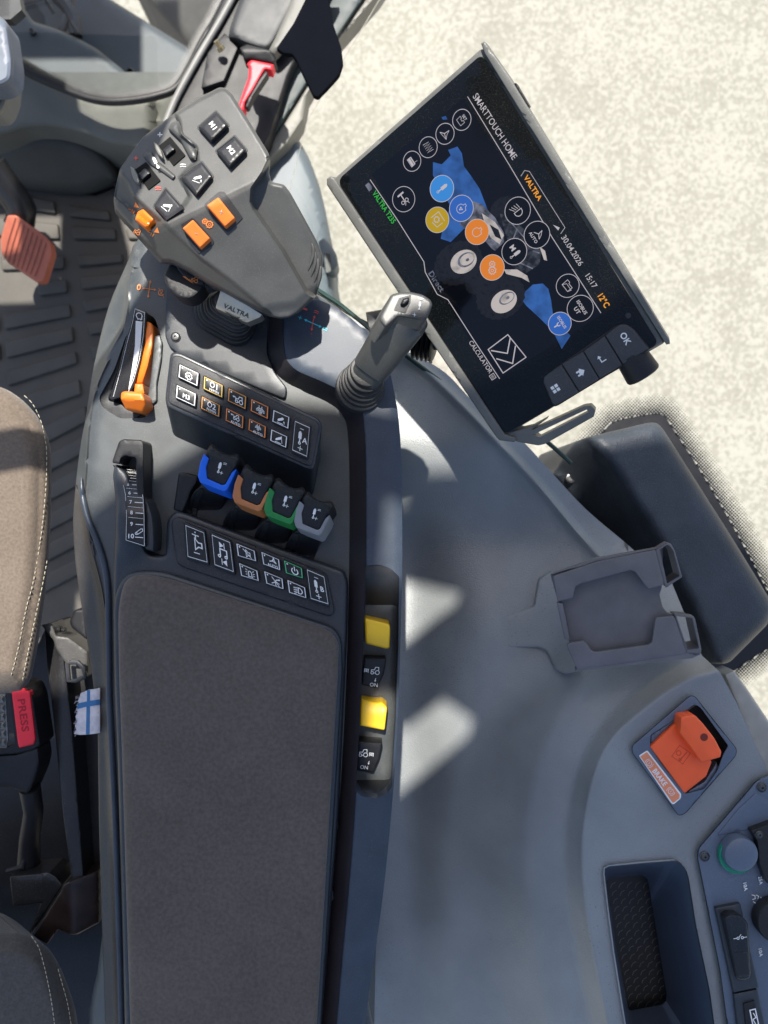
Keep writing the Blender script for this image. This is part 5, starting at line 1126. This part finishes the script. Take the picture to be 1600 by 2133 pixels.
mk('lever_bracket', surf([q[:2] for q in lit_], lambda x, y: -230 - .2 * (x - 120), r=4, drop=6, depth=60, g=8), mat('grey bracket', (.06, .058, .055), .4, dust=.5), sus)
for (x, y, r_) in ((340, 1585, 22), (370, 1570, 24), (395, 1575, 18)):
    p = d6((x, y))[0]; lathe_ = lathe(P(p[0], p[1], -250), (1, .1, .1), [(-4, r_ / 2.96), (4, r_ / 2.96)], 18); mk('adjuster_disc', lathe_, M_blkm, sus)
mk('adjuster_knob', surf(rounded(d6((430, 1520), (460, 1450), (520, 1445), (540, 1640), (440, 1560)), 6), flat(-225), r=5, drop=8, depth=50, g=6), M_blk, sus)
mk('hook_loop', tube([P(*p[:2], -205) for p in d6((415, 1780), (425, 1890), (470, 1890), (525, 1865), (515, 1810), (480, 1775), (430, 1775))], .0018, 8), M_joyd, sus)

# small flag label on cloth
M_cloth = mat('white cloth', (.62, .58, .6), .95, bump=.8, bscale=1500, var=.12, scale=300)
M_blc = mat('blue woven cloth', (.05, .17, .36), .95, bump=.8, bscale=1500)
fz_ = lambda x, y: -62 - 22 * np.abs((x - 200) / 50) + 3 * np.sin(y * .11)
fo_ = [(208, 1433), (196, 1436), (184, 1437), (176, 1441), (168, 1444), (166, 1452), (163, 1459), (164, 1468), (159, 1476), (162, 1484), (157, 1493), (161, 1502), (156, 1512), (159, 1520), (154, 1528), (166, 1531), (185, 1530), (208, 1527)]
fl_ = mk('flag_tag', surf(fo_, fz_, depth=3, g=7), M_cloth); recentre(fl_)
top(fl_, 'small frayed white cloth tag with a blue cross sticking out under the armrest side', 'flag')
b_ = fl_.location
def flm(ol):
    mb = surf(ol, lambda x, y: fz_(x, y) + 1.2, depth=.8, g=7); return mb
mbx = flm([(181, 1438), (187, 1437), (187, 1460), (208, 1457), (208, 1468), (187, 1471), (186, 1530), (179, 1530), (180, 1472), (161, 1477), (160, 1472), (164, 1465), (181, 1461)])
mk('blue_cross', mbx, M_blc, fl_)
mbt = MB(); random.seed(3)
for i in range(26):
    y = 1450 + i * 3.1; x = 162 - .05 * (y - 1450); a = random.uniform(-6, 1); b = random.uniform(-4, 4)
    tube([P(x + 3, y, float(fz_(x, y))), P(x + a * .5, y + b, float(fz_(x, y)) + 2), P(x + a - 1, y + b * 1.5 + 2, float(fz_(x, y)) + 1)], .00012, 4, mbt)
mk('loose_threads', mbt, M_cloth, fl_)

# ---------------------------------------------------------------- floor, pedal, front
M_mat_ = mat('rubber mat', (.088, .08, .068), .6, var=.15, scale=10, dust=.55, bump=.2, bscale=300, dustcol='#9c9078')
ZF = -1900
mo = MB(); surf([(-400, 395), (0, 392), (110, 398), (200, 408), (238, 392), (262, 360), (420, 340), (420, 1500), (-400, 1500)], flat(ZF), depth=30, g=60, mb=mo)
def bar(q): surf(rounded(q, 4, 3), flat(ZF + 19), r=5, drop=6, depth=20, g=40, mb=mo)
bars = [e2(*q) for q in [((500, 625), (805, 668), (820, 742), (515, 712)), ((885, 690), (1066, 720), (1066, 790), (910, 752)), ((525, 785), (850, 800), (862, 882), (545, 880)), ((930, 810), (1100, 820), (1100, 885), (950, 880)),
        ((570, 1002), (900, 988), (910, 1050), (585, 1080)), ((595, 1165), (900, 1135), (900, 1215), (612, 1250)), ((615, 1335), (900, 1290), (900, 1370), (635, 1420)), ((645, 1500), (900, 1450), (900, 1550), (665, 1590)), ((670, 1680), (900, 1620), (900, 1700), (690, 1770)),
        ((-300, 500), (0, 520), (400, 600), (412, 692), (0, 630), (-300, 600)), ((-300, 690), (430, 770), (440, 880), (300, 878), (-300, 840)), ((5, 1010), (470, 1005), (472, 1098), (12, 1112)), ((280, 1205), (490, 1182), (498, 1272), (288, 1300)),
        ((25, 1440), (512, 1362), (522, 1452), (35, 1550)), ((38, 1640), (532, 1530), (545, 1635), (48, 1762)), ((48, 1860), (560, 1712), (570, 1800), (58, 1968)), ((60, 2080), (585, 1920), (598, 2030), (250, 2150)), ((-300, 1450), (-20, 1440), (-10, 1560), (-300, 1570)), ((-300, 1700), (-10, 1650), (0, 1770), (-300, 1800))]]
for k, q in enumerate(bars): bar(q if len(q) == 4 else q)
for k in range(6): bar([(60, 905 + k * 62), (178, 845 + k * 62), (180, 878 + k * 62), (62, 940 + k * 62)])
fm = mk('floor_mat', mo, M_mat_); recentre(fm); top(fm, 'grey dusty ribbed rubber floor mat with raised bars under the seat', 'floor mat')
cf = mk('floor', surf([(-700, 150), (440, 150), (440, 560), (360, 900), (300, 1700), (300, 2600), (-700, 2600)], flat(ZF - 40), depth=60, g=120), M_dark); struct(cf)

pedal = thing('foot_pedal', 'worn orange ribbed foot pedal on a black arm above the mat', 'pedal', P(55, 515, ZF + 150))
pp_ = Plane((20, 450, -1560), (108, 515, -1590), (80, 585, -1660))
po = rounded(e2((55, 705), (120, 705), (300, 830), (375, 900), (388, 985), (325, 1195), (270, 1200), (60, 1060), (10, 985), (5, 880)), 5)
mk('pedal_pad', surf([q[:2] for q in po], pp_, r=3, drop=8, depth=40, g=9), mat('worn orange rubber', (.54, .15, .085), .5, dust=.3, bump=.3, var=.18, scale=30), pedal)
d = Dec(lambda a, b, off: P(a, b, float(pp_(a, b)) + off), 3)
for i in range(8):
    t = i / 8; top_p = (e2((115 + 260 * t, 715 + 215 * t))[0]); d.stroke([(top_p[0], top_p[1] + 2), (top_p[0] - 8 - 7.5, top_p[1] + 22 + 30), (top_p[0] - 24, top_p[1] + 52 + 38 * (1 - t * .55))], 1.6)
d.done('pad_groove', mat('groove rubber', (.16, .035, .02), .7, bump=0), pedal)
mk('pedal_arm', tube([P(*e2((-60, 330))[0], -1500), P(*e2((0, 420))[0], -1530), P(*e2((120, 590))[0], -1590), P(*e2((160, 660))[0], -1620), P(*e2((155, 740))[0], -1650), P(*e2((120, 800))[0], -1660)], [.019, .019, .02, .02, .019, .018], 14), M_blkm, pedal)

M_fp = mat('cab front panel', (.17, .168, .15), .55, var=.12, scale=12, dust=.5, bump=.2, bscale=300, dustcol='#a89c82')
fpn = thing('cab_bulkhead', 'dusty grey lower cab panel curving round below the windscreen', 'panel', P(150, 250, -1700))
arch = spline([(-500, 330), (-100, 300), (0, 285), (60, 268), (120, 268), (190, 285), (232, 302), (262, 306), (300, 310), (345, 290)], 5)
fpo = [(-500, 20)] + spline([(0, 90), (60, 128), (130, 168), (190, 200), (250, 208), (320, 200), (368, 186), (392, 192)], 4) + [(560, 60), (600, 200), (470, 330)] + arch[::-1]
def fpz(x, y):
    return -1480 - .7 * (np.asarray(y) - 190) * (np.asarray(y) > 0) - 60 * np.exp(-((np.asarray(x) - 330) / 12.0) ** 2)
mk('panel', surf(fpo, fpz, r=14, drop=30, depth=260, g=16), M_fp, fpn, smooth=60)
hump = spline([(-500, 330), (-80, 298), (0, 292), (60, 278), (120, 278), (180, 296), (225, 330), (248, 372), (222, 392), (180, 408), (130, 408), (60, 396), (0, 388), (-400, 380)], 5, True)
def hpz(x, y): return -1720 - 130 * ((np.asarray(y) - 330) / 70.0)
mk('wheel_hump', surf(hump, hpz, r=30, drop=70, depth=120, g=12), mat('rubber hump', (.075, .072, .066), .5, var=.2, scale=10, dust=.4, dustcol='#8a7c66'), fpn, smooth=180)
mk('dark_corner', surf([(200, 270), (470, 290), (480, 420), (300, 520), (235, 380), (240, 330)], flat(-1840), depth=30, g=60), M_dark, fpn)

cc = thing('steering_column_cover', 'pale bluish plastic steering column cover at the left edge', 'column cover', P(0, 100, -900))
mk('cover', surf(rounded([(-200, 20), (-5, 30), (18, 48), (30, 130), (27, 168), (5, 182), (-200, 190)], 14, 7), flat(-520), r=14, drop=40, depth=60, g=10), mat('pale column plastic', (.13, .155, .2), .45, dust=.2), cc)
mk('lower_cover', surf(rounded([(-200, 150), (26, 165), (22, 200), (12, 228), (0, 240), (-200, 250)], 6), flat(-640), r=14, drop=40, depth=60, g=10), M_fp, cc)
mk('speaker_grille', surf([(-200, -100), (30, -60), (45, 20), (22, 40), (-200, 40)], flat(-700), depth=30, g=20), M_con, cc)
d = Dec(lambda a, b, off: P(a, b, -698 + off), 0)
for i in range(5):
    for j in range(9): d.poly(circ(-3 + i * 4.6 + (j % 2) * 2.3, -2 + j * 4.0, 1.2, 8))
d.done('grille_holes', M_blk, cc)

# windscreen with frit, bodywork outside it
ws = thing('windscreen', 'curved lower corner of the windscreen with black dotted edge', 'window', P(240, 100, -1500))
wl = spline([(-120, 60), (30, 128), (70, 148), (110, 166), (150, 183), (190, 197), (230, 203), (280, 200), (330, 190), (362, 176), (385, 140), (410, 90), (440, 40), (470, -20), (520, -120)], 5)
mk('glass_pane', surf(wl + [(520, -200), (-200, -200), (-200, 30)], flat(-1400), depth=8, g=80), M_pane, ws)
def offs(pl, dd2):
    q = np.array(pl); t = np.gradient(q, axis=0); t /= np.hypot(t[:, 0], t[:, 1])[:, None]; n = np.stack([-t[:, 1], t[:, 0]], 1); return [tuple(a) for a in q + n * dd2]
mk('frit_band', surf(wl + offs(wl, 5)[::-1], flat(-1388), depth=4, g=9), M_frit, ws)
mk('edge_seal', tube([P(*p, -1405) for p in offs(wl, 7)], .006, 8), M_blk, ws)
dm = Dec(lambda a, b, off: P(a, b, -1388), 0); vs = []; fs = []
for rw in range(7):
    ln = resample(offs(wl, -1.5 - rw * 2.2), 3.0)
    for k, p in enumerate(ln):
        if not (0 <= p[0] < 480 and p[1] > -5) or (p[1] < 100 and p[0] < 20): continue
        if segdist([p], wl, False)[0] < 1.2 or not inside([p], wl + [(520, -200), (-200, -200)])[0]: continue
        r = 1.45 * (1 - rw / 7.5) ** .6; o0 = len(vs); vs += [P(p[0] + r * math.cos(t), p[1] + r * math.sin(t), -1387) for t in (0, 1.05, 2.1, 3.14, 4.19, 5.24)]; fs.append(list(range(o0, o0 + 6)))
dm.mb.add(vs, fs); dm.done('frit_dots', M_frit, ws)
eng = thing('bonnet_bodywork', 'grey tractor bodywork seen outside through the windscreen', 'bodywork', P(200, 60, -3200))
M_out = mat('outside grey plastic', (.05, .06, .07), .5, var=.15, scale=4, dust=.4, dustcol='#a09880')
e_a = e1((-200, -200), (150, -200), (190, 60), (280, 180), (500, 250), (650, 320), (800, 400), (1000, 560), (1150, 700), (1700, 1000), (-400, 1000), (-400, 200))
mk('lower_cowl', surf(rounded(e_a, 6), lambda x, y: -2300 - 0 * x, r=10, drop=60, depth=300, g=16), M_out, eng, smooth=60)
mk('side_cowl', surf(rounded(e1((480, -300), (900, -20), (1300, 230), (1620, 430), (1600, 900), (900, 900), (700, 700), (560, 400)), 3), lambda x, y: -2650 - .0 * x, r=12, drop=60, depth=300, g=20), M_out, eng)
mk('dark_bay', surf(e1((200, 60), (400, -100), (700, -100), (1000, 300), (1100, 700), (400, 600), (200, 300)), flat(-2800), depth=50, g=40), mat('dark bay', (.05, .053, .055), .6, dust=.3), eng)
mk('upper_hose', tube([P(*p, -2500) for p in e1((480, -20), (560, 60), (620, 160), (632, 300))], .012, 8), M_blkm, eng)
mk('upper_hose', tube([P(*p, -2500) for p in e1((600, -20), (575, 100), (540, 200), (515, 260))], .007, 8), M_blkm, eng)
for (x, y, r_) in ((270, 265, 26), (590, 185, 14), (390, 15, 16)):
    p = e1((x, y))[0]; mk('bolt_boss', lathe(P(*p[:2], -2290), (0, 0, 1), [(-80, r_ * 2.6 / 4), (10, r_ * 2.5 / 4), (14, r_ * 1.8 / 4), (0, r_ * 1.5 / 4), (0, .5)], 20), M_out, eng)
mk('drain_cup', lathe(P(*e1((1085, 600))[0][:2], -2290), (0, 0, 1), [(-40, 20), (6, 20), (10, 16), (-10, 12), (-10, 1)], 22), M_blkm, eng)
wh = thing('tractor_tyre', 'dark front tractor tyre seen through the top of the windscreen', 'wheel', P(400, 10, -4600))
mk('tyre', surf(rounded([(230, -120), (300, -10), (412, 120), (520, 200), (620, 60), (560, -150)], 8), flat(-3300), r=25, drop=80, depth=900, g=24), mat('tyre rubber', (.045, .044, .042), .8, var=.4, scale=5, dust=.6), wh)

# ---------------------------------------------------------------- pillar, hammer, mirror, door frame
pil = thing('cab_pillar', 'black front cab pillar with a pale trim edge beside the windscreen', 'pillar', P(470, 100, -1500))
mk('pillar_body', surf([(490, -60), (374, 186), (342, 260), (330, 330), (480, 400), (560, 290), (600, 160), (700, -60)], lambda x, y: -1180 - 0 * x, r=6, drop=10, depth=200, g=30), M_blk, pil)
mk('trim_edge', tube([P(*p, -1165) for p in spline([(500, -30), (483, 0), (455, 50), (420, 108), (385, 170), (362, 215), (345, 258)], 4)], .004, 10), mat('trim grey', (.2, .2, .19), .45, dust=.3), pil)
mk('door_panel', surf([(520, -60), (480, 55), (476, 75), (512, 92), (560, 108), (598, 40), (660, -60)], lambda x, y: -1120 + 0 * x, r=10, drop=20, depth=40, g=14), mat('panel grey', (.032, .035, .038), .5, dust=.3), pil)
mk('door_edge', surf([(560, 105), (575, 75), (600, 20), (625, -60), (700, -60), (640, 40), (572, 112)], lambda x, y: -1100 + 0 * x, r=8, drop=14, depth=40, g=14), M_fp, pil)
p = c3((315, 400))[0]; mk('bolt', lathe(P(p[0], p[1], -1120), (-.7, .8, 1), [(0, 0.1), (0, 14), (14, 14), (14, 9), (36, 9), (36, .1)], 14), mat('zinc bolt', (.5, .42, .25), .35, metal=.9), pil)
mk('bolt_bracket', surf(rounded(c3((200, 420), (335, 262), (380, 310), (440, 380), (330, 640), (150, 700)), 2), flat(-1155), r=2, drop=3, depth=20, g=20), M_blk, pil)
ham = thing('emergency_hammer', 'red emergency hammer with a black head clipped to the dark pillar', 'hammer', P(525, 160, -1060))
mk('hammer_head', surf(rounded(c3((458, 380), (515, 352), (700, 400), (742, 480), (725, 505), (545, 465), (490, 472)), 2), lambda x, y: -985 - .5 * np.abs(y - 105), r=3, drop=6, depth=50, g=6), M_blk, ham)
mk('hammer_grip', surf(rounded(c3((545, 462), (728, 508), (712, 560), (655, 552), (560, 720), (498, 815), (486, 885), (438, 862), (478, 740), (522, 620), (528, 540), (512, 510)), 2), lambda x, y: -1000 + 0 * x, r=6, drop=12, depth=40, g=4), M_red, ham)
mk('hammer_clip', surf(rounded(c3((600, 640), (660, 560), (680, 580), (560, 760), (520, 850), (500, 850), (520, 780)), 2), flat(-1010), r=2, drop=3, depth=30, g=8), M_blk, ham)
mir = thing('rubber_flap', 'matt black flap hanging in front of the gravel above the hammer', 'flap', P(660, 80, -1000))
mk('flap', surf(rounded(c3((1000, -260), (975, 0), (880, 190), (745, 385), (800, 425), (870, 432), (905, 480), (960, 600), (1042, 765), (1078, 775), (1160, 690), (1245, 595), (1276, 500), (1262, 380), (1200, 200), (1165, 0), (1180, -260)), 4), flat(-600), r=4, drop=6, depth=14, g=16), mat('matt black', (.004, .005, .008), .9, bump=0, spec=.05), mir)
dr = thing('door_sill', 'grey lower door frame running diagonally down past the big joystick', 'door frame', P(620, 200, -1400))
mk('dark_strip', surf(rounded([(860, -260), (700, -20), (600, 112), (565, 160), (500, 280), (545, 310), (560, 300), (640, 170), (760, -10), (900, -260)], 3), flat(-1240), r=4, drop=8, depth=60, g=18), mat('dark green glass edge', (.012, .028, .03), .5, dust=.1, bump=0), dr)
mk('pale_rail', surf(rounded([(920, -260), (765, -10), (700, 80), (640, 175), (562, 295), (552, 345), (600, 300), (632, 250), (640, 200), (710, 80), (790, -10), (960, -260)], 3), flat(-1260), r=8, drop=18, depth=80, g=12), mat('pale rail', (.2, .195, .17), .5, dust=.4), dr)
d = Dec(lambda a, b, off: P(a, b, -1239 + off), 0); random.seed(5)
for i in range(40):
    t = i / 40; x, y = 622 - 68 * t, 120 + 120 * t; d.poly(circ(x + random.uniform(-2, 2), y + random.uniform(-1, 1), random.uniform(.3, 1.0), 6))
d.done('water_drops', M_wht, dr)
stk = mk('exit_sticker', surf(rounded(c3((552, 898), (650, 1098), (640, 1120), (522, 950)), 1), flat(-1185), r=.5, drop=.5, depth=2, g=20), mat('exit green', (.005, .25, .07), .45, bump=0), None); recentre(stk)
top(stk, 'small green safety sticker behind the right edge of the big joystick', 'sticker')
d = Dec(lambda a, b, off: P(a, b, -1184 + off), 0); d.poly([q[:2] for q in c3((545, 950), (558, 945), (575, 1010), (600, 1070), (590, 1075), (560, 1010))]); d.done('arrow_print', M_wht, stk)
ff = thing('front_mudguard', 'blue grey outside mudguard between the big joystick and the gravel', 'mudguard', P(650, 480, -2200))
fo2 = rounded(e3((-500, 300), (0, 260), (180, 66), (300, 200), (400, 380), (500, 650), (560, 900), (612, 1190), (600, 1250), (640, 1500), (655, 1790), (400, 1900), (-500, 1500)), 10)
mk('guard', surf([q[:2] for q in fo2], lambda x, y: -1330 - .0035 * np.maximum(0, (x - 600)) ** 2, r=14, drop=70, depth=500, g=12), mat('outside blue grey', (.10, .125, .148), .5, var=.12, scale=5, dust=.3), ff, smooth=180)
mk('lamp_knob', surf(rounded(e3((480, 1190), (545, 1150), (610, 1220), (665, 1320), (682, 1410), (655, 1480), (560, 1480)), 5), flat(-1290), r=10, drop=26, depth=80, g=6), mat('outside blue grey', ''), ff)
mk('dark_gap', surf(rounded(e3((545, 1300), (600, 1310), (610, 1480), (560, 1500)), 3), flat(-1285), depth=8, g=8), M_dark, ff)
cbl = mk('cable', tube([P(*p, -300) for p in spline([(620, 575), (668, 608), (705, 632), (735, 656), (790, 700), (845, 740), (905, 785), (960, 825), (1060, 880), (1120, 905), (1190, 965)], 4)], .0019, 8), mat('dark green cable', (.01, .035, .03), .3, bump=0)); recentre(cbl)
top(cbl, 'thin dark green cable running behind the small joystick and under the touch screen', 'cable', 'cables beside the small joystick')
cb2 = mk('cable', tube([P(*p, -330) for p in spline([(640, 600), (690, 626), (720, 650), (756, 668), (800, 690), (850, 715), (900, 756)], 4)], .0011, 6), M_blk); recentre(cb2)
top(cb2, 'thinner black cable just above the green one beside the small joystick', 'cable', 'cables beside the small joystick')
sill = mk('window_sill', surf(rounded([(1528, 1395), (1560, 1440), (1600, 1500), (1700, 1620), (1700, 1760), (1640, 1680), (1600, 1620), (1560, 1540), (1535, 1470), (1508, 1405)], 4), flat(-300), r=6, drop=12, depth=60, g=12), mat('sill grey', (.34, .33, .3), .45, dust=.5)); recentre(sill)
top(sill, 'pale grey window sill strip outside the side console at the right edge', 'sill')

# ---------------------------------------------------------------- ground outside
g_ = bpy.data.materials.new('pale gravel'); g_.use_nodes = True; n_ = g_.node_tree.nodes; l_ = g_.node_tree.links; b_ = n_['Principled BSDF']
tc = n_.new('ShaderNodeTexCoord'); v1 = n_.new('ShaderNodeTexVoronoi'); v1.inputs['Scale'].default_value = 110; l_.new(tc.outputs['Object'], v1.inputs['Vector'])
nz = n_.new('ShaderNodeTexNoise'); nz.inputs['Scale'].default_value = 60; nz.inputs['Detail'].default_value = 8; nz.inputs['Roughness'].default_value = .7; l_.new(tc.outputs['Object'], nz.inputs['Vector'])
nl = n_.new('ShaderNodeTexNoise'); nl.inputs['Scale'].default_value = 5; nl.inputs['Detail'].default_value = 3; l_.new(tc.outputs['Object'], nl.inputs['Vector'])
ad = n_.new('ShaderNodeMath'); ad.operation = 'MULTIPLY_ADD'; l_.new(v1.outputs['Color'], ad.inputs[0]); ad.inputs[1].default_value = .35; l_.new(nz.outputs[0], ad.inputs[2])
a2 = n_.new('ShaderNodeMath'); a2.operation = 'MULTIPLY_ADD'; l_.new(nl.outputs[0], a2.inputs[0]); a2.inputs[1].default_value = .5; l_.new(ad.outputs[0], a2.inputs[2])
rp = n_.new('ShaderNodeValToRGB'); e_ = rp.color_ramp.elements; e_[0].position = .6; e_[0].color = (.25, .23, .188, 1); e_[1].position = 1.2; e_[1].color = (.375, .35, .30, 1)
x_ = e_.new(.88); x_.color = (.295, .275, .228, 1); l_.new(a2.outputs[0], rp.inputs[0]); l_.new(rp.outputs[0], b_.inputs['Base Color']); b_.inputs['Roughness'].default_value = .9
bp = n_.new('ShaderNodeBump'); bp.inputs['Strength'].default_value = .4; bp.inputs['Distance'].default_value = .008; l_.new(ad.outputs[0], bp.inputs['Height']); l_.new(bp.outputs[0], b_.inputs['Normal'])
gm = MB(); R_ = 60; gm.add([(-R_, -R_, -5500 * S), (R_, -R_, -5500 * S), (R_, R_, -5500 * S), (-R_, R_, -5500 * S)], [[0, 1, 2, 3]])
struct(mk('ground', gm, g_))

# ---------------------------------------------------------------- roof panel added above the armrest: outline and openings cut to shape the sun
ZR = 2770
def rf(x, y, z=0.0):
    p = P(x, y, z) / S; t = (ZR - p.z) / -SUN.z; q = p - SUN * t; return (q.x, q.y)
def to_px(q):     # roof-plane point to the (virtual) coordinates used by surf
    k = (H - ZR) / H; return (q[0] / k + CX, CY - q[1] / k)
shade = [(1900, 940, -350), (1400, 900, -350), (1180, 890, -200), (1010, 915, -150), (850, 905, -150), (836, 862, 20), (765, 850, 20), (700, 800, 30), (560, 775, 48), (490, 800, 48), (430, 870, 20), (300, 965, 0), (215, 1010, 0), (172, 1040, 0), (150, 1090, 0), (128, 1250, 0), (118, 1400, -130), (-100, 1430, -130), (-500, 1450, -130), (-500, 2500, 0), (1900, 2500, 0)]
outer = [rf(*p) for p in shade]
hol = [[rf(x, y, -250) for x, y in ((815, 1135), (870, 1150), (962, 1195), (950, 1240), (905, 1262), (850, 1300), (800, 1330))],
       [rf(x, y, -270) for x, y in ((800, 1470), (845, 1478), (920, 1425), (990, 1480), (975, 1530), (900, 1590), (800, 1665), (780, 1600))]]
V = [Vector(p) for p in outer]; E = [(i, (i + 1) % len(V)) for i in range(len(V))]
for h in hol:
    o0 = len(V); V += [Vector(p) for p in h]; E += [(o0 + i, o0 + (i + 1) % len(h)) for i in range(len(h))]
vo, eo, fo3, *_ = geometry.delaunay_2d_cdt(V, E, [], 0, 1e-4)
xy = np.array([(v.x, v.y) for v in vo]); cen = np.array([xy[list(f)].mean(0) for f in fo3]); k = inside(cen, outer)
for h in hol: k &= ~inside(cen, h)
rm = MB(); n0 = len(vo); F = [list(f) for f, kk in zip(fo3, k) if kk]
es = {(f[i], f[(i + 1) % 3]) for f in F for i in range(3)}; bd = [e for e in es if (e[1], e[0]) not in es]
rm.add([Vector((x, y, ZR)) * S for x, y in xy] + [Vector((x, y, ZR + 60)) * S for x, y in xy], F + [[i + n0 for i in f[::-1]] for f in F] + [[a, b, b + n0, a + n0] for a, b in bd])
roof = mk('roof_mask', rm, mat('roof mask', (.3, .3, .29), .8, bump=0)); recentre(roof)
top(roof, 'grey cab roof mask added overhead, outline and openings cut to shape the sun, out of the picture', 'roof')

# unseen ring, added to throw a shadow band across the seat
sc_ = Vector((-1000, 690 + 560, 900)); rim_ = [Vector((sc_.x + 560 * math.sin(t), sc_.y - 560 * math.cos(t), 900 + 90 * math.cos(t))) * S for t in np.linspace(0, 2 * math.pi, 61)]
stw = mk('shadow_ring', tube(rim_, 44 * S, 12, caps=False), M_blk); recentre(stw)
top(stw, 'thick black ring added to shade the seat, out of the picture to the upper left', 'shadow ring')

# dashboard, added out of view, its outline cut to shade floor and wheel hump
def onto0(x, y, z):
    p = P(x, y, z) / S; q = p + SUN * (p.z / SUN.z) * -1; return (q.x + CX, CY - q.y)
db = MB()
surf([onto0(x, y, -1850) for x, y in ((-400, 215), (238, 235), (238, 420), (262, 520), (262, 700), (200, 860), (-400, 860), (-400, 640), (100, 625), (112, 600), (118, 430), (-400, 425))], flat(0), depth=60, g=200, mb=db)
surf([onto0(x, y, -1880) for x, y in ((70, 862), (205, 862), (300, 700), (330, 1190), (160, 1190), (150, 1330), (70, 1330))], flat(-2), depth=60, g=200, mb=db)
surf([onto0(x, y, -2200) for x, y in ((-500, -400), (262, -400), (262, 110), (245, 175), (-500, 175))], flat(-90), depth=60, g=200, mb=db)
dbo = mk('occluder', db, M_con); recentre(dbo); top(dbo, 'dark dashboard slabs added to shade the floor, out of the picture to the upper left', 'occluder')
